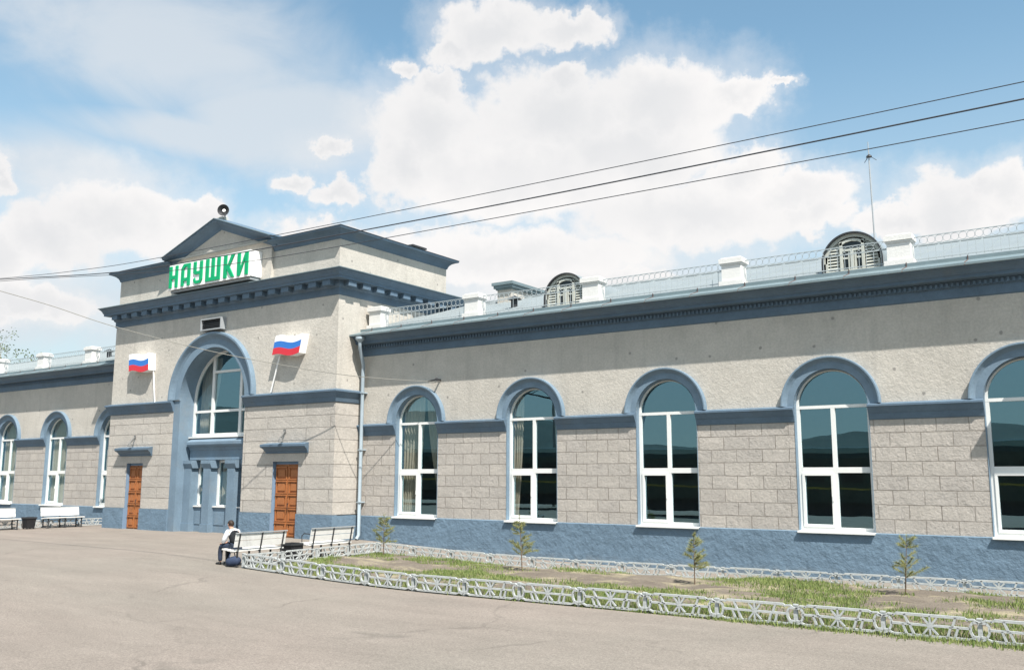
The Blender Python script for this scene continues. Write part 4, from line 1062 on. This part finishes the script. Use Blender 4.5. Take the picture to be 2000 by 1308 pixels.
def person():
    # local frame: faces -x, origin on the ground under the hips
    root = empty('person', (1.76,-8.43,gz(1.6)), 'person in white shirt and black vest sitting hunched on the end of a bench', 'person')
    hip = (0,0,.53); waist = (-.01,0,.66); chest = (-.09,0,.83); neckb = (-.155,0,.945); neck = (-.19,0,.99); head0 = (-.225,0,1.045); head1 = (-.235,0,1.135)
    V = [hip, waist, chest, neckb, neck, head0, head1]; E = [(0,1),(1,2),(2,3),(3,4),(4,5),(5,6)]; Rr = [(.135,.12),(.125,.10),(.145,.105),(.075,.07),(.052,.052),(.082,.075),(.075,.07)]
    def addv(p, r_, par): V.append(p); Rr.append(r_); E.append((par, len(V)-1)); return len(V)-1
    limbs = {}
    for sg in (-1, 1):
        hj = addv((-.03, sg*.095, .50), .082, 0); kn = addv((-.42, sg*.12, .50), .062, hj); cf = addv((-.45, sg*.12, .32), .052, kn); an = addv((-.43, sg*.12, .075), .036, cf)
        sh = addv((-.115, sg*.175, .90), .058, 2); eb = addv((-.21, sg*.20, .665), .042, sh); wr = addv((-.42, sg*.07, .59), .028, eb); pm = addv((-.485, sg*.05, .575), (.036,.02), wr)
        limbs[sg] = (hj, kn, cf, an, sh, eb, wr, pm)
        # four fingers and a thumb, curled over the knees
        for f_, (oy, l_) in enumerate(((-.026,.030),(-.009,.036),(.009,.034),(.025,.027))):
            a = addv((-.515, sg*(.05+oy), .570), .0095, pm); b = addv((-.515-l_, sg*(.05+oy*1.1), .552), .0085, a); addv((-.515-l_*1.1, sg*(.05+oy*1.1), .525), .0075, b)
        a = addv((-.475, sg*.012, .572), .011, pm); addv((-.505, sg*.002, .555), .009, a)
    body = skin_chain('body', V, E, Rr, 'skin', root)
    sub = lambda idx: [V[i] for i in idx]
    # face: nose, eyes, mouth, ears
    mb = MB(); hx, hz = -.235, 1.085
    def sph(c, r_, mi=0, s=(1,1,1)):
        prof = [(r_*math.sin(math.pi*i/8), -r_*math.cos(math.pi*i/8)) for i in range(9)]
        mb.lathe(prof, 10, lambda x, y, z: (c[0]+x*s[0], c[1]+y*s[1], c[2]+z*s[2]), mi)
    sph((hx-.085,0,hz-.01), .017, 0, (1.2,.8,1.4))
    for sg in (-1, 1): sph((hx-.073,sg*.03,hz+.018), .011, 1); sph((hx+.01,sg*.08,hz), .024, 0, (.8,.45,1.2))
    sph((hx-.076,0,hz-.045), .018, 2, (.5,1.2,.35)); mb.build('face', ['skin', 'hair', 'flag_red'], root, smooth=True)
    # hair cap
    mb = MB(); vs = []; n = 18; m_ = 8
    for j in range(m_+1):
        ph = (math.pi*.62)*j/m_
        for i in range(n):
            a = 2*math.pi*i/n; lim = ph*(1 if math.cos(a) > -.2 else .62)
            vs.append((-.225+.098*math.sin(lim)*math.cos(a)+.006, .088*math.sin(lim)*math.sin(a), 1.095+.108*math.cos(lim)))
    mb.add(vs, [(j*n+i, j*n+(i+1) % n, (j+1)*n+(i+1) % n, (j+1)*n+i) for j in range(m_) for i in range(n)]); mb.build('hair', 'hair', root, smooth=True)
    # shirt: torso and sleeves; vest; trousers; shoes
    Vs = [(0,0,.54),(-.01,0,.66),(-.09,0,.83),(-.155,0,.945)]; Es = [(0,1),(1,2),(2,3)]; Rs = [(.15,.14),(.15,.125),(.175,.135),(.085,.085)]
    for sg in (-1, 1):
        k = len(Vs); Vs += [(-.115,sg*.178,.90),(-.21,sg*.203,.665),(-.36,sg*.115,.608),(-.405,sg*.082,.595)]; Es += [(2,k),(k,k+1),(k+1,k+2),(k+2,k+3)]; Rs += [.088,.066,.052,.046]
    skin_chain('shirt', Vs, Es, Rs, 'shirt_white', root)
    skin_chain('vest', [(.012,0,.56),(.004,0,.67),(-.072,0,.83),(-.11,0,.925)], [(0,1),(1,2),(2,3)], [(.165,.145),(.165,.13),(.195,.145),(.125,.10)], 'vest_black', root)
    Vt = [(0,0,.535)]; Et = []; Rt = [(.15,.125)]
    for sg in (-1, 1):
        k = len(Vt); Vt += [(-.04,sg*.098,.505),(-.42,sg*.122,.505),(-.452,sg*.122,.32),(-.435,sg*.122,.085)]; Et += [(0,k),(k,k+1),(k+1,k+2),(k+2,k+3)]; Rt += [.098,.078,.066,.058]
    skin_chain('trousers', Vt, Et, Rt, 'denim', root)
    for sg in (-1, 1): skin_chain('shoe', [(-.40,sg*.122,.05),(-.50,sg*.128,.042),(-.60,sg*.135,.034)], [(0,1),(1,2)], [(.045,.048),(.044,.042),(.034,.032)], 'shoe', root)
person()
def bag():
    root = empty('bag', (1.92,-8.62,gz(1.9)), 'dark blue cloth bag on the ground under the seated person', 'bag')
    o = skin_chain('bag_body', [(-.16,-.10,.10),(-.02,.0,.15),(.10,.06,.17),(.20,.10,.10)], [(0,1),(1,2),(2,3)], [(.10,.11),(.15,.14),(.14,.15),(.09,.10)], 'bag_blue', root)
    mb = MB(); mb.tube([(-.02,-.1,.26),(-.02,-.06,.38),(-.02,.06,.38),(-.02,.1,.26)], .014, 6); mb.build('strap', 'bag_blue', root)
bag()

# ------------------------------------------------------------------ what the windows mirror: train, catenary pole
def train():
    T = empty('railway_carriage', (-10, -29.6, 0), 'dark green passenger carriage with a yellow line, mirrored in the window panes', 'carriage')
    L_, w = 46., 1.5
    mb = MB(); pr = [(-w,1.1),(-w,3.55),(-w+.12,3.85),(-.9,4.15),(0,4.25),(.9,4.15),(w-.12,3.85),(w,3.55),(w,1.1)]
    mb.prism(pr, lambda u, v, q: (q, u, v), -L_, L_); mb.build('car_body', 'train_green', T)
    mb = MB()
    for sy in (-1, 1): mb.box(-L_, L_, min(sy*w, sy*(w+.012)), max(sy*w, sy*(w+.012)), 1.85, 1.95)
    mb.build('yellow_line', 'train_yellow', T)
    mb = MB(); mb.box(-L_, L_, -1.2, 1.2, .35, 1.1); mb.build('underframe', 'dark_metal', T)
    mb = MB(); k = 0
    for i in range(44):
        x = -L_+1.2+i*2.1; mb.box(x, x+1.1, w, w+.02, 2.25, 3.15); mb.box(x, x+1.1, -w-.02, -w, 2.25, 3.15)
    mb.build('window', 'train_glass', T)
train()
def pole(x, y, h, label):
    root = empty('catenary_pole', (x, y, 0), label, 'pole')
    mb = MB(); mb.tube([(0,0,0),(0,0,h)], [.2,.13], 10); mb.build('mast', 'concrete', root)
    mb = MB(); mb.bar((0,0,h-1.6),(-2.9,.4,h-.9), .14, .14); mb.bar((0,0,h-.2),(-2.0,.3,h-1.1), .05, .05); mb.build('arm', 'dark_metal', root)
pole(-15.2, -33.4, 9.6, 'concrete pole with a slanting arm, mirrored in the second window')
